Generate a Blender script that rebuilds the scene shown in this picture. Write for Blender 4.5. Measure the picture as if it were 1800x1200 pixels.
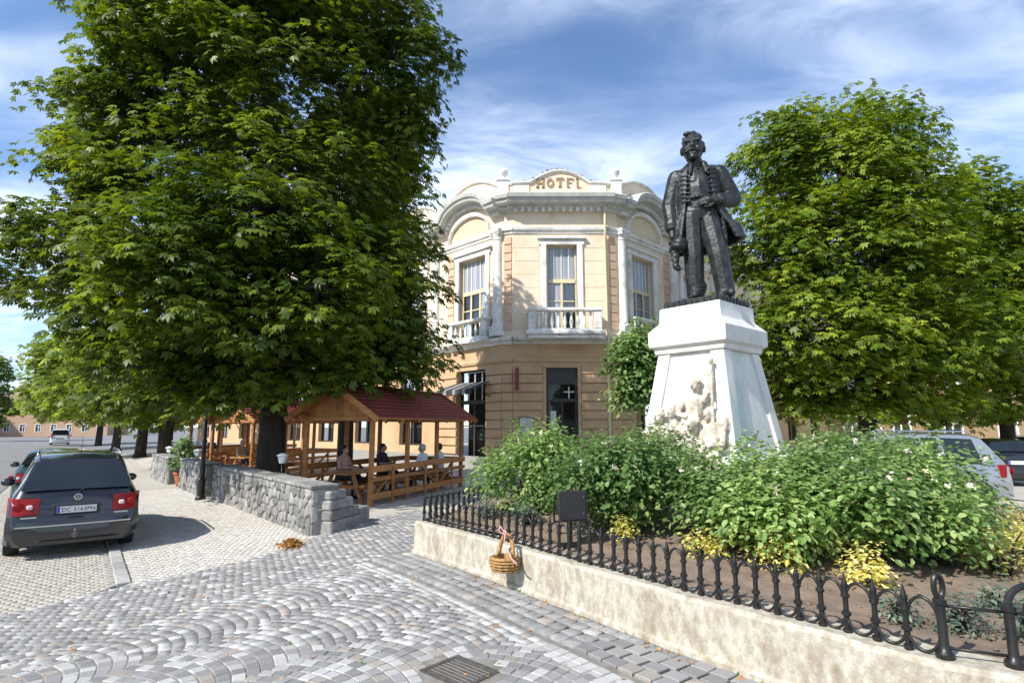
import bpy, bmesh, math, random
import numpy as np
from mathutils import Matrix, Vector
R = math.radians
for o in list(bpy.data.objects): bpy.data.objects.remove(o)
scn = bpy.context.scene
col = scn.collection

# ---------------------------------------------------------------- camera
CAM_H = 1.85
PITCH = math.atan(150 / 1000)
cam_d = bpy.data.cameras.new('camera'); cam = bpy.data.objects.new('camera', cam_d); col.objects.link(cam)
cam.location = (0, 0, CAM_H); cam.rotation_euler = (math.pi / 2 + PITCH, 0, 0)
cam_d.sensor_width = 36; cam_d.lens = 20; cam_d.clip_end = 3000; cam_d.clip_start = .05
scn.camera = cam
# ---------------------------------------------------------------- sky and sun
SUN_EL, SUN_H = R(43), Vector((-.77, -.64, 0)).normalized()
SUN_V = Vector((SUN_H.x * math.cos(SUN_EL), SUN_H.y * math.cos(SUN_EL), math.sin(SUN_EL)))
w = bpy.data.worlds.new('World'); scn.world = w; w.use_nodes = True
nt = w.node_tree; N = nt.nodes; L = nt.links
bg = N['Background']
sky = N.new('ShaderNodeTexSky'); sky.sky_type = 'NISHITA'; sky.sun_disc = False
sky.sun_elevation = SUN_EL; sky.sun_rotation = math.atan2(SUN_H.x, SUN_H.y)
sky.air_density = 1.0; sky.dust_density = .15; sky.ozone_density = 5.0; sky.altitude = 200
tc = N.new('ShaderNodeTexCoord'); sep = N.new('ShaderNodeSeparateXYZ'); L.new(tc.outputs['Generated'], sep.inputs[0])
zm = N.new('ShaderNodeMath'); zm.operation = 'MAXIMUM'; zm.inputs[1].default_value = .06; L.new(sep.outputs['Z'], zm.inputs[0])
zp = N.new('ShaderNodeMath'); zp.operation = 'ADD'; zp.inputs[1].default_value = .12; L.new(zm.outputs[0], zp.inputs[0])
dv = N.new('ShaderNodeVectorMath'); dv.operation = 'DIVIDE'; L.new(tc.outputs['Generated'], dv.inputs[0])
cmb = N.new('ShaderNodeCombineXYZ')
for i in range(3): L.new(zp.outputs[0], cmb.inputs[i])
L.new(cmb.outputs[0], dv.inputs[1])
def cloud(rot, sc, scale, detail, lo, hi, dist):
    mp = N.new('ShaderNodeMapping'); mp.inputs['Rotation'].default_value = (0, 0, R(rot)); mp.inputs['Scale'].default_value = sc
    L.new(dv.outputs[0], mp.inputs[0])
    nz = N.new('ShaderNodeTexNoise'); nz.inputs['Scale'].default_value = scale; nz.inputs['Detail'].default_value = detail
    nz.inputs['Roughness'].default_value = .6; nz.inputs['Distortion'].default_value = dist
    L.new(mp.outputs[0], nz.inputs['Vector'])
    mr = N.new('ShaderNodeMapRange'); mr.inputs['From Min'].default_value = lo; mr.inputs['From Max'].default_value = hi
    mr.interpolation_type = 'SMOOTHSTEP'
    L.new(nz.outputs[0], mr.inputs[0]); return mr.outputs[0]
c1 = cloud(62, (1, 1.7, 1), .55, 3, .35, .66, .3)
c2 = cloud(62, (1, 2.0, 1), 1.9, 12, .28, .74, .5)
mu = N.new('ShaderNodeMath'); mu.operation = 'MULTIPLY'; L.new(c1, mu.inputs[0]); L.new(c2, mu.inputs[1])
mg = N.new('ShaderNodeMath'); mg.operation = 'MULTIPLY_ADD'; mg.inputs[1].default_value = 1.3; mg.inputs[2].default_value = .0; mg.use_clamp = True
L.new(mu.outputs[0], mg.inputs[0])
mix = N.new('ShaderNodeMix'); mix.data_type = 'RGBA'; L.new(mg.outputs[0], mix.inputs['Factor'])
L.new(sky.outputs[0], mix.inputs['A']); mix.inputs['B'].default_value = (4.6, 5.3, 6.6, 1)
L.new(mix.outputs['Result'], bg.inputs['Color']); bg.inputs['Strength'].default_value = .15
sl = bpy.data.lights.new('sun', 'SUN'); sl.energy = 4.6; sl.angle = R(.53); sl.color = (1, .955, .87)
so = bpy.data.objects.new('sun', sl); col.objects.link(so); so.location = (-20, -20, 30)
so.rotation_euler = (-SUN_V).to_track_quat('-Z', 'Y').to_euler()
vs = scn.view_settings; vs.view_transform = 'Standard'; vs.look = 'None'; vs.gamma = 1; vs.use_curve_mapping = False; vs.exposure = .55
scn.render.engine = 'CYCLES'

# ---------------------------------------------------------------- helpers
rnd = random.Random(7)
WORLD = set()
def px_of(x, y, z):
    z -= CAM_H; c, s = math.cos(PITCH), math.sin(PITCH); dp = y * c + z * s
    return 900 + 1000 * x / dp, 600 - 1000 * (z * c - y * s) / dp, dp
def at(u, v, y):
    a = (u - 900) / 1000; b = (600 - v) / 1000; c, s = math.cos(PITCH), math.sin(PITCH)
    t = y / (c - b * s); return Vector((a * t, y, CAM_H + (s + b * c) * t))
def sstep(a, b, t):
    t = min(1, max(0, (t - a) / (b - a))); return t * t * (3 - 2 * t)
def hz(x, y):                       # the street lies a little lower than the square
    q = (x + 6.1) * .8 + (y - 9.2) * .6 + .6 * max(0, 9.2 - y)
    return -.25 + .25 * sstep(0, 4, q)
def tag(o, label=None, cat=None, group=None, kind=None):
    if label: o['label'] = label
    if cat: o['category'] = cat
    if group: o['group'] = group
    if kind: o['kind'] = kind
    return o
def thing(name, label, cat, loc=(0, 0, 0), rz=0, group=None, world=False):
    o = bpy.data.objects.new(name, None); col.objects.link(o); o.empty_display_size = .2
    o.location = loc; o.rotation_euler = (0, 0, rz); tag(o, label, cat, group)
    if world: WORLD.add(o.name)
    return o
def link(name, me, parent=None):
    o = bpy.data.objects.new(name, me); col.objects.link(o)
    if parent:
        o.parent = parent
        if parent.name in WORLD: o.location = -parent.location
    return o
def copy_tree(o, parent=None):
    c = o.copy(); col.objects.link(c)
    if parent: c.parent = parent
    for ch in o.children: copy_tree(ch, c)
    return c
class MB:
    def __init__(s, M=None): s.v = []; s.f = []; s.mi = []; s.M = M; s.cur = 0
    def add(s, vs, fs):
        n = len(s.v)
        if s.M is not None: vs = [tuple(s.M @ Vector(p)) for p in vs]
        s.v += [tuple(p) for p in vs]; s.f += [tuple(i + n for i in f) for f in fs]; s.mi += [s.cur] * len(fs); return s
    def hexa(s, p):
        return s.add(p, [(3, 2, 1, 0), (4, 5, 6, 7), (0, 1, 5, 4), (1, 2, 6, 5), (2, 3, 7, 6), (3, 0, 4, 7)])
    def box(s, x0, x1, y0, y1, z0, z1):
        if x0 > x1: x0, x1 = x1, x0
        if y0 > y1: y0, y1 = y1, y0
        return s.hexa([(x0, y0, z0), (x1, y0, z0), (x1, y1, z0), (x0, y1, z0), (x0, y0, z1), (x1, y0, z1), (x1, y1, z1), (x0, y1, z1)])
    def bar(s, a, b, w, h, up=(0, 0, 1)):     # a square bar from a to b
        a, b = Vector(a), Vector(b); d = (b - a).normalized(); u = Vector(up)
        if abs(d.dot(u)) > .95: u = Vector((1, 0, 0))
        x = d.cross(u).normalized() * (w / 2); y = x.cross(d).normalized() * (h / 2)
        return s.hexa([a - x - y, a + x - y, a + x + y, a - x + y, b - x - y, b + x - y, b + x + y, b - x + y])
    def extr(s, A, B):
        n = len(A); return s.add(list(A) + list(B), [tuple(range(n - 1, -1, -1)), tuple(range(n, 2 * n))] + [(i, (i + 1) % n, n + (i + 1) % n, n + i) for i in range(n)])
    def prism(s, poly, z0, z1):
        return s.extr([(p[0], p[1], z0) for p in poly], [(p[0], p[1], z1) for p in poly])
    def sheet(s, pts): return s.add(pts, [tuple(range(len(pts)))])
    def rings(s, rr, cap=True, closed=True):
        n = len(rr[0]); vs = [p for r in rr for p in r]; fs = []
        for k in range(len(rr) - 1):
            for i in range(n if closed else n - 1):
                j = (i + 1) % n; fs.append((k * n + i, k * n + j, (k + 1) * n + j, (k + 1) * n + i))
        if cap: fs += [tuple(range(n - 1, -1, -1)), tuple((len(rr) - 1) * n + i for i in range(n))]
        return s.add(vs, fs)
    def tube(s, pts, r, seg=8, cap=True):
        pts = [Vector(p) for p in pts]; n = len(pts); rs = r if isinstance(r, (list, tuple)) else [r] * n
        rr = []; u = None
        for i in range(n):
            d = (pts[min(i + 1, n - 1)] - pts[max(i - 1, 0)])
            d = d.normalized() if d.length > 1e-9 else Vector((0, 0, 1))
            if u is None:
                u = d.cross(Vector((0, 0, 1)) if abs(d.z) < .9 else Vector((1, 0, 0))).normalized()
            else:
                u = u - d * u.dot(d); u = u.normalized() if u.length > 1e-6 else d.orthogonal().normalized()
            v = d.cross(u)
            rr.append([pts[i] + (u * math.cos(a) + v * math.sin(a)) * rs[i] for a in [2 * math.pi * k / seg for k in range(seg)]])
        return s.rings(rr, cap)
    def lathe(s, prof, c=(0, 0, 0), seg=12):
        rr = [[(c[0] + r * math.cos(2 * math.pi * k / seg), c[1] + r * math.sin(2 * math.pi * k / seg), c[2] + z) for k in range(seg)] for r, z in prof]
        return s.rings(rr)
    def ball(s, c, r, seg=10, rings=6):
        if not isinstance(r, (tuple, list)): r = (r, r, r)
        rr = []
        for i in range(rings + 1):
            t = math.pi * (i + .02 if i == 0 else (i - .02 if i == rings else i)) / rings
            rr.append([(c[0] + r[0] * math.sin(t) * math.cos(2 * math.pi * k / seg), c[1] + r[1] * math.sin(t) * math.sin(2 * math.pi * k / seg), c[2] - r[2] * math.cos(t)) for k in range(seg)])
        return s.rings(rr)
    def capsule(s, a, b, ra, rb, seg=10):
        a, b = Vector(a), Vector(b); d = b - a; l = d.length
        d = d / l if l > 1e-6 else Vector((0, 0, 1))
        pts = []; rs = []
        for k in range(0, 4): t = R(85 - 28 * k); pts.append(a - d * ra * math.sin(t)); rs.append(ra * math.cos(t))
        for k in range(0, 4): t = R(1 + 28 * k); pts.append(b + d * rb * math.sin(t)); rs.append(rb * math.cos(t))
        return s.tube(pts, rs, seg)
    def mesh(s, name='mesh', smooth=False):
        me = bpy.data.meshes.new(name); me.from_pydata(s.v, [], s.f)
        if any(s.mi): me.polygons.foreach_set('material_index', s.mi)
        if smooth:
            me.polygons.foreach_set('use_smooth', [True] * len(s.f))
            if smooth is not True: me.set_sharp_from_angle(angle=R(smooth))
        me.update(); return me
    def build(s, name, mat, parent=None, smooth=False, bevel=0, label=None):
        me = s.mesh(name, smooth)
        for m in (mat if isinstance(mat, (list, tuple)) else [mat]): me.materials.append(m)
        o = link(name, me, parent)
        if bevel:
            b = o.modifiers.new('bevel', 'BEVEL'); b.width = bevel; b.segments = 1; b.limit_method = 'ANGLE'; b.angle_limit = R(40)
        if label: o['label'] = label
        return o
def frame(ox, oy, ang, oz=0): return Matrix.Translation((ox, oy, oz)) @ Matrix.Rotation(ang, 4, 'Z')
def np_mesh(name, V, F):
    me = bpy.data.meshes.new(name); n, k = F.shape
    me.vertices.add(len(V)); me.vertices.foreach_set('co', V.astype(np.float32).ravel())
    me.loops.add(n * k); me.loops.foreach_set('vertex_index', F.astype(np.int32).ravel())
    me.polygons.add(n); me.polygons.foreach_set('loop_start', np.arange(0, n * k, k, dtype=np.int32))
    me.update(calc_edges=True); return me
def fuse(mb, voxel, smooth=4, prims=None, noise_amt=0, noise_size=.1):
    me = mb.mesh('raw'); o = bpy.data.objects.new('raw', me); col.objects.link(o)
    m = o.modifiers.new('r', 'REMESH'); m.mode = 'VOXEL'; m.voxel_size = voxel
    if noise_amt:
        t = bpy.data.textures.new('lumps', 'CLOUDS'); t.noise_scale = noise_size; t.noise_depth = 3
        d = o.modifiers.new('d', 'DISPLACE'); d.texture = t; d.strength = noise_amt; d.mid_level = .5
    if smooth:
        m = o.modifiers.new('s', 'SMOOTH'); m.iterations = smooth; m.factor = .5
    dg = bpy.context.evaluated_depsgraph_get(); dg.update()
    out = bpy.data.meshes.new_from_object(o.evaluated_get(dg))
    bpy.data.objects.remove(o); bpy.data.meshes.remove(me)
    out.polygons.foreach_set('use_smooth', [True] * len(out.polygons))
    if prims:
        n = len(out.polygons); C = np.empty(n * 3, np.float32); out.polygons.foreach_get('center', C); C = C.reshape(-1, 3)
        best = np.full(n, 1e9); mi = np.zeros(n, np.int32)
        for a, b, ra, rb, m in prims:
            a = np.array(a, float); b = np.array(b, float); d = b - a; l2 = max(d @ d, 1e-9)
            t = np.clip(((C - a) @ d) / l2, 0, 1); ds = np.linalg.norm(C - a - t[:, None] * d, axis=1) - (ra + (rb - ra) * t)
            k = ds < best; best[k] = ds[k]; mi[k] = m
        out.polygons.foreach_set('material_index', mi)
    return out
def text_mesh(txt, size, depth=.01, align='CENTER'):
    cu = bpy.data.curves.new('t', 'FONT'); cu.body = txt; cu.size = size; cu.extrude = depth; cu.align_x = align
    o = bpy.data.objects.new('t', cu); col.objects.link(o)
    dg = bpy.context.evaluated_depsgraph_get(); dg.update()
    me = bpy.data.meshes.new_from_object(o.evaluated_get(dg)); bpy.data.objects.remove(o); return me

# ---------------------------------------------------------------- materials
def _mat(name):
    m = bpy.data.materials.new(name); m.use_nodes = True; nt = m.node_tree
    return m, nt, nt.nodes['Principled BSDF'], nt.nodes, nt.links
def pm(name, c1, c2=None, scale=4, rough=.8, bump=0, bscale=None, metal=0, spec=.4, rand=0, detail=8, lo=.35, hi=.65, c3=None, scale3=.6, src=None, stretch=None, coat=0, dist=.01):
    """two colours mixed by noise, an optional third large-scale stain, bump, optional per-object variation"""
    m, nt, bs, N, L = _mat(name)
    tc = N.new('ShaderNodeTexCoord'); vec = tc.outputs['Object']
    if stretch:
        mp = N.new('ShaderNodeMapping'); mp.inputs['Scale'].default_value = stretch; L.new(vec, mp.inputs[0]); vec = mp.outputs[0]
    def nz(sc, det=detail):
        n = N.new('ShaderNodeTexNoise'); n.inputs['Scale'].default_value = sc; n.inputs['Detail'].default_value = det; n.inputs['Roughness'].default_value = .62
        L.new(vec, n.inputs['Vector']); return n.outputs[0]
    def mr(x, a, b):
        r = N.new('ShaderNodeMapRange'); r.inputs[1].default_value = a; r.inputs[2].default_value = b; L.new(x, r.inputs[0]); return r.outputs[0]
    def mixc(f, A, B, mode='MIX'):
        x = N.new('ShaderNodeMix'); x.data_type = 'RGBA'; x.blend_type = mode
        for k, q in (('Factor', f), ('A', A), ('B', B)):
            if hasattr(q, 'links'): L.new(q, x.inputs[k])
            else: x.inputs[k].default_value = q if k == 'Factor' else (*q[:3], 1)
        return x.outputs['Result']
    base = c1
    if src == 'object':
        oi = N.new('ShaderNodeObjectInfo'); base = oi.outputs['Color']
        base = mixc(mr(nz(scale), lo, hi), base, c2 or c1, 'MULTIPLY')
    elif src == 'attr':
        aa = N.new('ShaderNodeAttribute'); aa.attribute_name = 'tint'; base = mixc(mr(nz(scale), lo, hi), aa.outputs['Color'], c2 or c1, 'MULTIPLY')
    elif c2: base = mixc(mr(nz(scale), lo, hi), c1, c2)
    if c3: base = mixc(mr(nz(scale3, 5), .5, .72), base, c3)
    if rand:
        oi = N.new('ShaderNodeObjectInfo'); hs = N.new('ShaderNodeHueSaturation')
        r = N.new('ShaderNodeMapRange'); r.inputs[3].default_value = 1 - rand; r.inputs[4].default_value = 1 + rand
        L.new(oi.outputs['Random'], r.inputs[0]); L.new(r.outputs[0], hs.inputs['Value'])
        if hasattr(base, 'links'): L.new(base, hs.inputs['Color'])
        else: hs.inputs['Color'].default_value = (*base, 1)
        base = hs.outputs[0]
    if hasattr(base, 'links'): L.new(base, bs.inputs['Base Color'])
    else: bs.inputs['Base Color'].default_value = (*base, 1)
    bs.inputs['Roughness'].default_value = rough; bs.inputs['Metallic'].default_value = metal
    bs.inputs['Specular IOR Level'].default_value = spec; bs.inputs['Coat Weight'].default_value = coat
    bs.inputs['Coat Roughness'].default_value = .05
    if bump:
        b = N.new('ShaderNodeBump'); b.inputs['Strength'].default_value = bump; b.inputs['Distance'].default_value = dist
        L.new(nz(bscale or scale * 4), b.inputs['Height']); L.new(b.outputs[0], bs.inputs['Normal'])
    return m
def leafmat(name, a, b, c, trans=.4, rough=.45):
    m, nt, bs, N, L = _mat(name)
    g = N.new('ShaderNodeNewGeometry'); cr = N.new('ShaderNodeValToRGB'); e = cr.color_ramp.elements
    e[0].color = (*a, 1); e[1].color = (*c, 1); e.new(.55).color = (*b, 1)
    L.new(g.outputs['Random Per Island'], cr.inputs[0])
    tc = N.new('ShaderNodeTexCoord'); nz = N.new('ShaderNodeTexNoise'); nz.inputs['Scale'].default_value = .55; nz.inputs['Detail'].default_value = 3; L.new(tc.outputs['Object'], nz.inputs['Vector'])
    mr = N.new('ShaderNodeMapRange'); mr.inputs[1].default_value = .35; mr.inputs[2].default_value = .68; mr.inputs[3].default_value = .78; mr.inputs[4].default_value = 1.85; L.new(nz.outputs[0], mr.inputs[0])  # patchy leaf tone; its bright end also paints in sunlit patches
    mh = N.new('ShaderNodeMapRange'); mh.inputs[1].default_value = .35; mh.inputs[2].default_value = .68; mh.inputs[3].default_value = .51; mh.inputs[4].default_value = .478; L.new(nz.outputs[0], mh.inputs[0])
    hv = N.new('ShaderNodeHueSaturation'); L.new(cr.outputs[0], hv.inputs['Color']); L.new(mr.outputs[0], hv.inputs['Value']); L.new(mh.outputs[0], hv.inputs['Hue']); L.new(hv.outputs[0], bs.inputs['Base Color'])
    bs.inputs['Roughness'].default_value = rough; bs.inputs['Specular IOR Level'].default_value = .25
    t = N.new('ShaderNodeBsdfTranslucent'); hs = N.new('ShaderNodeHueSaturation'); hs.inputs['Value'].default_value = 2.1; hs.inputs['Saturation'].default_value = 1.1; hs.inputs['Hue'].default_value = .485
    L.new(hv.outputs[0], hs.inputs['Color']); L.new(hs.outputs[0], t.inputs[0])
    mx = N.new('ShaderNodeMixShader'); mx.inputs[0].default_value = trans
    L.new(bs.outputs[0], mx.inputs[1]); L.new(t.outputs[0], mx.inputs[2]); L.new(mx.outputs[0], N['Material Output'].inputs[0])
    return m
M = {}
M['asphalt'] = pm('asphalt', (.17, .165, .165), (.23, .225, .22), 2, .9, .3, 90, c3=(.14, .14, .145), scale3=.4)
M['sand_joint'] = pm('sand_joint', (.25, .23, .205), (.15, .14, .12), 6, .95, .4, 60)
M['sett'] = pm('sett', (1, 1, 1), (.66, .65, .63), 16, .85, .5, 60, src='object', dist=.006)
M['sett_field'] = pm('sett_field', (1, 1, 1), (.66, .65, .63), 16, .85, .5, 60, src='attr', dist=.006)
M['paver_field'] = pm('paver_field', (1, 1, 1), (.82, .8, .78), 14, .85, .3, 60, src='attr', dist=.004)
M['forecourt'] = pm('forecourt', (.46, .42, .36), (.38, .35, .31), 1.2, .9, .25, 40, c3=(.33, .31, .28), scale3=.25)
M['paver_joint'] = pm('paver_joint', (.40, .37, .32), (.35, .325, .28), 6, .95, .3, 60)
M['kerb'] = pm('kerb', (.36, .35, .33), (.27, .26, .25), 14, .85, .3, 50, rand=.25)
M['plaster'] = pm('plaster', (.52, .485, .40), (.36, .315, .24), 15, .92, .6, 40, c3=(.27, .22, .155), scale3=6, lo=.40, hi=.62, dist=.03, stretch=(1, 1, .55))
M['stone'] = pm('stone', (.30, .29, .27), (.17, .165, .16), 7, .9, .7, 26, rand=.35, dist=.02)
M['mortar'] = pm('mortar', (.47, .45, .41), (.36, .34, .31), 8, .95, .5, 50)
M['soil'] = pm('soil', (.25, .185, .14), (.16, .115, .085), 5, .97, .8, 30, dist=.03)
M['wall_up'] = pm('wall_up', (.80, .67, .51), (.76, .61, .45), 1.6, .9, .2, 30, c3=(.69, .50, .34), scale3=.8)
M['wall_low'] = pm('wall_low', (.58, .40, .235), (.52, .345, .195), 1.5, .9, .2, 30, c3=(.42, .27, .15), scale3=.6)  # ground-floor colour kept darker, with part of the shade put into it
M['quoin'] = pm('quoin', (.66, .455, .32), (.58, .39, .265), 2, .9, .2, 30, rand=.08)
M['trim'] = pm('trim', (.80, .785, .74), (.64, .615, .56), 3.4, .8, .2, 30, c3=(.46, .44, .385), scale3=1.3, lo=.45, hi=.72)
M['cornice'] = pm('cornice', (.60, .60, .55), (.43, .44, .40), 2.2, .85, .2, 30)
M['frame_cream'] = pm('frame_cream', (.70, .62, .40), (.62, .53, .33), 4, .6)
M['frame_brown'] = pm('frame_brown', (.55, .36, .18), (.47, .29, .13), 4, .6)
M['curtain'] = pm('curtain', (.68, .67, .68), (.52, .52, .55), 1, .9, stretch=(14, 14, .3))
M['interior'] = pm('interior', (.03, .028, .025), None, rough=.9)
M['dark_door'] = pm('dark_door', (.035, .032, .03), (.05, .045, .04), 6, .5)
M['glass'] = pm('glass', (.02, .025, .03), None, rough=.04, spec=.8)
M['car_glass'] = pm('car_glass', (.012, .016, .02), None, rough=.03, spec=.8)
M['letter'] = pm('letter', (.36, .25, .15), (.28, .19, .11), 6, .9)
M['tile'] = pm('tile', (.12, .06, .045), (.07, .045, .04), 6, .9, .3, 40, rand=.3)
M['red_tile'] = pm('red_tile', (.24, .035, .03), (.15, .028, .027), 3, .7, .2, 30, rand=.15)
M['wood'] = pm('wood', (.42, .19, .06), (.28, .115, .035), 2.5, .55, .2, 20, rand=.2, stretch=(1, 1, 5))
M['wood_dark'] = pm('wood_dark', (.36, .14, .05), (.25, .09, .035), 3, .6, .2, 20, rand=.2)
M['iron'] = pm('iron', (.008, .008, .009), (.018, .016, .014), 20, .38, .15, 60, spec=.5)
M['black_box'] = pm('black_box', (.018, .018, .02), (.028, .028, .03), 12, .6)
M['bronze'] = pm('bronze', (.020, .022, .023), (.055, .062, .058), 5, .45, .35, 22, metal=.35, spec=.5, lo=.42, hi=.72, dist=.02)
M['limestone'] = pm('limestone', (.72, .71, .67), (.60, .58, .53), 4, .85, .4, 26, c3=(.42, .56, .50), scale3=1.1, dist=.012, stretch=(1, 1, .45))
M['relief'] = pm('relief', (.68, .635, .55), (.36, .30, .225), 6, .85, .6, 24, dist=.02)
M['bark'] = pm('bark', (.05, .038, .028), (.022, .017, .013), 7, .95, 1, 14, stretch=(1, 1, .25), dist=.04)
M['leaf'] = leafmat('leaf', (.032, .058, .009), (.064, .104, .012), (.11, .158, .018), .32)
M['leaf_r'] = leafmat('leaf_r', (.045, .082, .010), (.09, .145, .015), (.165, .22, .025), .33)
M['leaf_far'] = leafmat('leaf_far', (.06, .10, .016), (.11, .16, .024), (.18, .22, .04), .45)
M['leaf_bush'] = leafmat('leaf_bush', (.05, .105, .03), (.10, .175, .05), (.22, .29, .12), .36, .42)
M['leaf_gold'] = leafmat('leaf_gold', (.20, .22, .05), (.42, .42, .13), (.6, .58, .25), .35)
M['leaf_grey'] = leafmat('leaf_grey', (.07, .11, .075), (.11, .15, .11), (.18, .22, .17), .3)
M['petal'] = leafmat('petal', (.6, .55, .48), (.75, .72, .62), (.8, .6, .55), .3)
M['dry_leaf'] = leafmat('dry_leaf', (.28, .13, .04), (.42, .22, .07), (.5, .3, .12), .2)
M['terracotta'] = pm('terracotta', (.42, .15, .07), (.33, .11, .05), 8, .85)
M['white_paint'] = pm('white_paint', (.78, .78, .76), (.70, .70, .68), 8, .5)
M['wicker'] = pm('wicker', (.45, .26, .10), (.28, .15, .05), 30, .7, .5, 60)
M['ribbon'] = pm('ribbon', (.72, .45, .40), (.6, .3, .28), 12, .6)
M['steel'] = pm('steel', (.10, .095, .09), (.2, .18, .16), 20, .55, .2, 60, metal=.6)
M['tyre'] = pm('tyre', (.016, .016, .016), (.025, .025, .025), 20, .9)
M['rim'] = pm('rim', (.35, .35, .36), None, rough=.35, metal=.8)
M['red_glass'] = pm('red_glass', (.30, .008, .008), (.2, .006, .006), 20, .25, spec=.3)
M['clear_glass'] = pm('clear_glass', (.72, .62, .60), None, rough=.15)
M['chrome'] = pm('chrome', (.62, .63, .65), None, rough=.18, metal=1)
M['black_plastic'] = pm('black_plastic', (.02, .02, .022), (.03, .03, .03), 30, .6)
M['plate_white'] = pm('plate_white', (.62, .62, .60), None, rough=.5)
M['plate_blue'] = pm('plate_blue', (.03, .07, .35), None, rough=.5)
M['ink'] = pm('ink', (.015, .015, .015), None, rough=.6)
def paint(name, c, metal=.45): return pm(name, c, tuple(x * .92 for x in c), 3, .28, metal=metal, spec=.5, coat=1)
M['paint_slate'] = paint('paint_slate', (.010, .012, .016), .2); M['paint_white'] = paint('paint_white', (.75, .75, .75), 0)
M['paint_green'] = paint('paint_green', (.03, .07, .06)); M['paint_silver'] = paint('paint_silver', (.36, .38, .40)); M['paint_black'] = paint('paint_black', (.012, .012, .014))
M['paint_silver'].node_tree.nodes['Principled BSDF'].inputs['Metallic'].default_value = .6
M['skin'] = pm('skin', (.50, .30, .21), (.44, .25, .17), 12, .6)
M['hair_dark'] = pm('hair_dark', (.02, .015, .012), None, rough=.6); M['hair_grey'] = pm('hair_grey', (.42, .41, .39), None, rough=.7)
for k, c in dict(white=(.74, .74, .74), red=(.55, .05, .03), pink=(.52, .32, .28), dark=(.05, .05, .06), blue=(.10, .14, .22), beige=(.45, .38, .28)).items(): M['cloth_' + k] = pm('cloth_' + k, c, tuple(x * .85 for x in c), 14, .9)
# ================================================================ GROUND
def inpoly(x, y, P):
    c = False; n = len(P); j = n - 1
    for i in range(n):
        xi, yi = P[i]; xj, yj = P[j]
        if (yi > y) != (yj > y) and x < (xj - xi) * (y - yi) / (yj - yi) + xi: c = not c
        j = i
    return c
def ground_sheet(name, P, off, mat, step=.6):
    bm = bmesh.new(); vs = [bm.verts.new((x, y, 0)) for x, y in P]; bm.faces.new(vs)
    bmesh.ops.triangulate(bm, faces=bm.faces[:])
    def cut(co, no): bmesh.ops.bisect_plane(bm, geom=bm.verts[:] + bm.edges[:] + bm.faces[:], plane_co=co, plane_no=no)
    k = -13.8
    while k < 1: cut((k, 0, 0), (1, 0, 0)); k += step
    k = 0
    while k < 26: cut((0, k, 0), (0, 1, 0)); k += step
    # further along the street the slope follows the kerb
    for q in (0, 1, 2, 3, 4): cut((-6.1 + q * .8, 9.2 + q * .6, 0), (.8, .6, 0))
    for v in bm.verts: v.co.z = hz(v.co.x, v.co.y) + off
    bmesh.ops.recalc_face_normals(bm, faces=bm.faces[:])
    if bm.faces and sum(f.normal.z for f in bm.faces) < 0: bmesh.ops.reverse_faces(bm, faces=bm.faces[:])
    me = bpy.data.meshes.new(name); bm.to_mesh(me); bm.free(); me.materials.append(mat)
    o = link(name, me); o['kind'] = 'structure'; return o
ground_sheet('ground', [(-1500, -300), (1500, -300), (1500, 1800), (-1500, 1800)], -.03, M['asphalt'])
WALL_OUT = [(-1.44, 8.70), (-.24, 7.20), (.58, 6.06), (1.35, 5.00), (2.16, 4.0), (2.55, 3.55), (2.95, 3.28), (4.2, 2.75), (6.2, 2.6)]
BORDER = [(-6.9, 4.2), (-6.4, 5.4), (-5.72, 6.72), (-5.19, 7.68), (-4.2, 8.78), (-3.5, 10.0), (-3.15, 11.3), (-2.7, 12.5), (-2.16, 13.16)]
PLAZA = BORDER + [(-.35, 12.4), (-1.40, 8.80)] + [(-1.40, 8.72), (-.2, 7.24), (.62, 6.1), (1.4, 5.04), (2.2, 4.04), (2.6, 3.6), (3.0, 3.3), (4.2, 2.8), (4.2, -3), (-6.9, -3)]
plaza = ground_sheet('cobbled_plaza', PLAZA, .0085, M['sand_joint'])
D = Vector((-.6, .8, 0)); DR = Vector((.8, .6, 0)); KO = Vector((-6.1, 9.2, 0))
def kp(s, q): p = KO + D * s + DR * q; return (p.x, p.y)
WD = Vector((-.638, .77, 0)).normalized(); W0 = Vector((-3.56, 10.43, 0))
def wp(s, q=0): p = W0 + WD * s + Vector((.77, .638, 0)) * q; return (p.x, p.y)
lane_poly = [kp(-1.45, -.078), kp(60, -.078), kp(60, -2.5), kp(-4.6, -2.5), (-6.92, 4.2), (-6.42, 5.4), (-5.74, 6.72), (-5.30, 7.52)]
lane = ground_sheet('parking_lane', lane_poly, -.0045, M['paver_joint'])
side_poly = [(-5.12, 7.80), (-4.18, 8.82), (-3.52, 10.02), wp(0, .1), wp(18, .1), kp(40, 2.2), kp(40, .098), kp(-1.45, .098)]
sidewalk = ground_sheet('sidewalk', side_poly, -.001, M['paver_joint'])
fore = ground_sheet('forecourt', [(-2.16, 13.18), (-2.72, 12.52), (-3.17, 11.3), (-3.5, 10.2), wp(0, .12), wp(30, .12), (-24, 60), (60, 90), (60, 6), (9, 9), (7, 14), (3, 15.5), (-.35, 12.45)], -.002, M['forecourt'])
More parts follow.
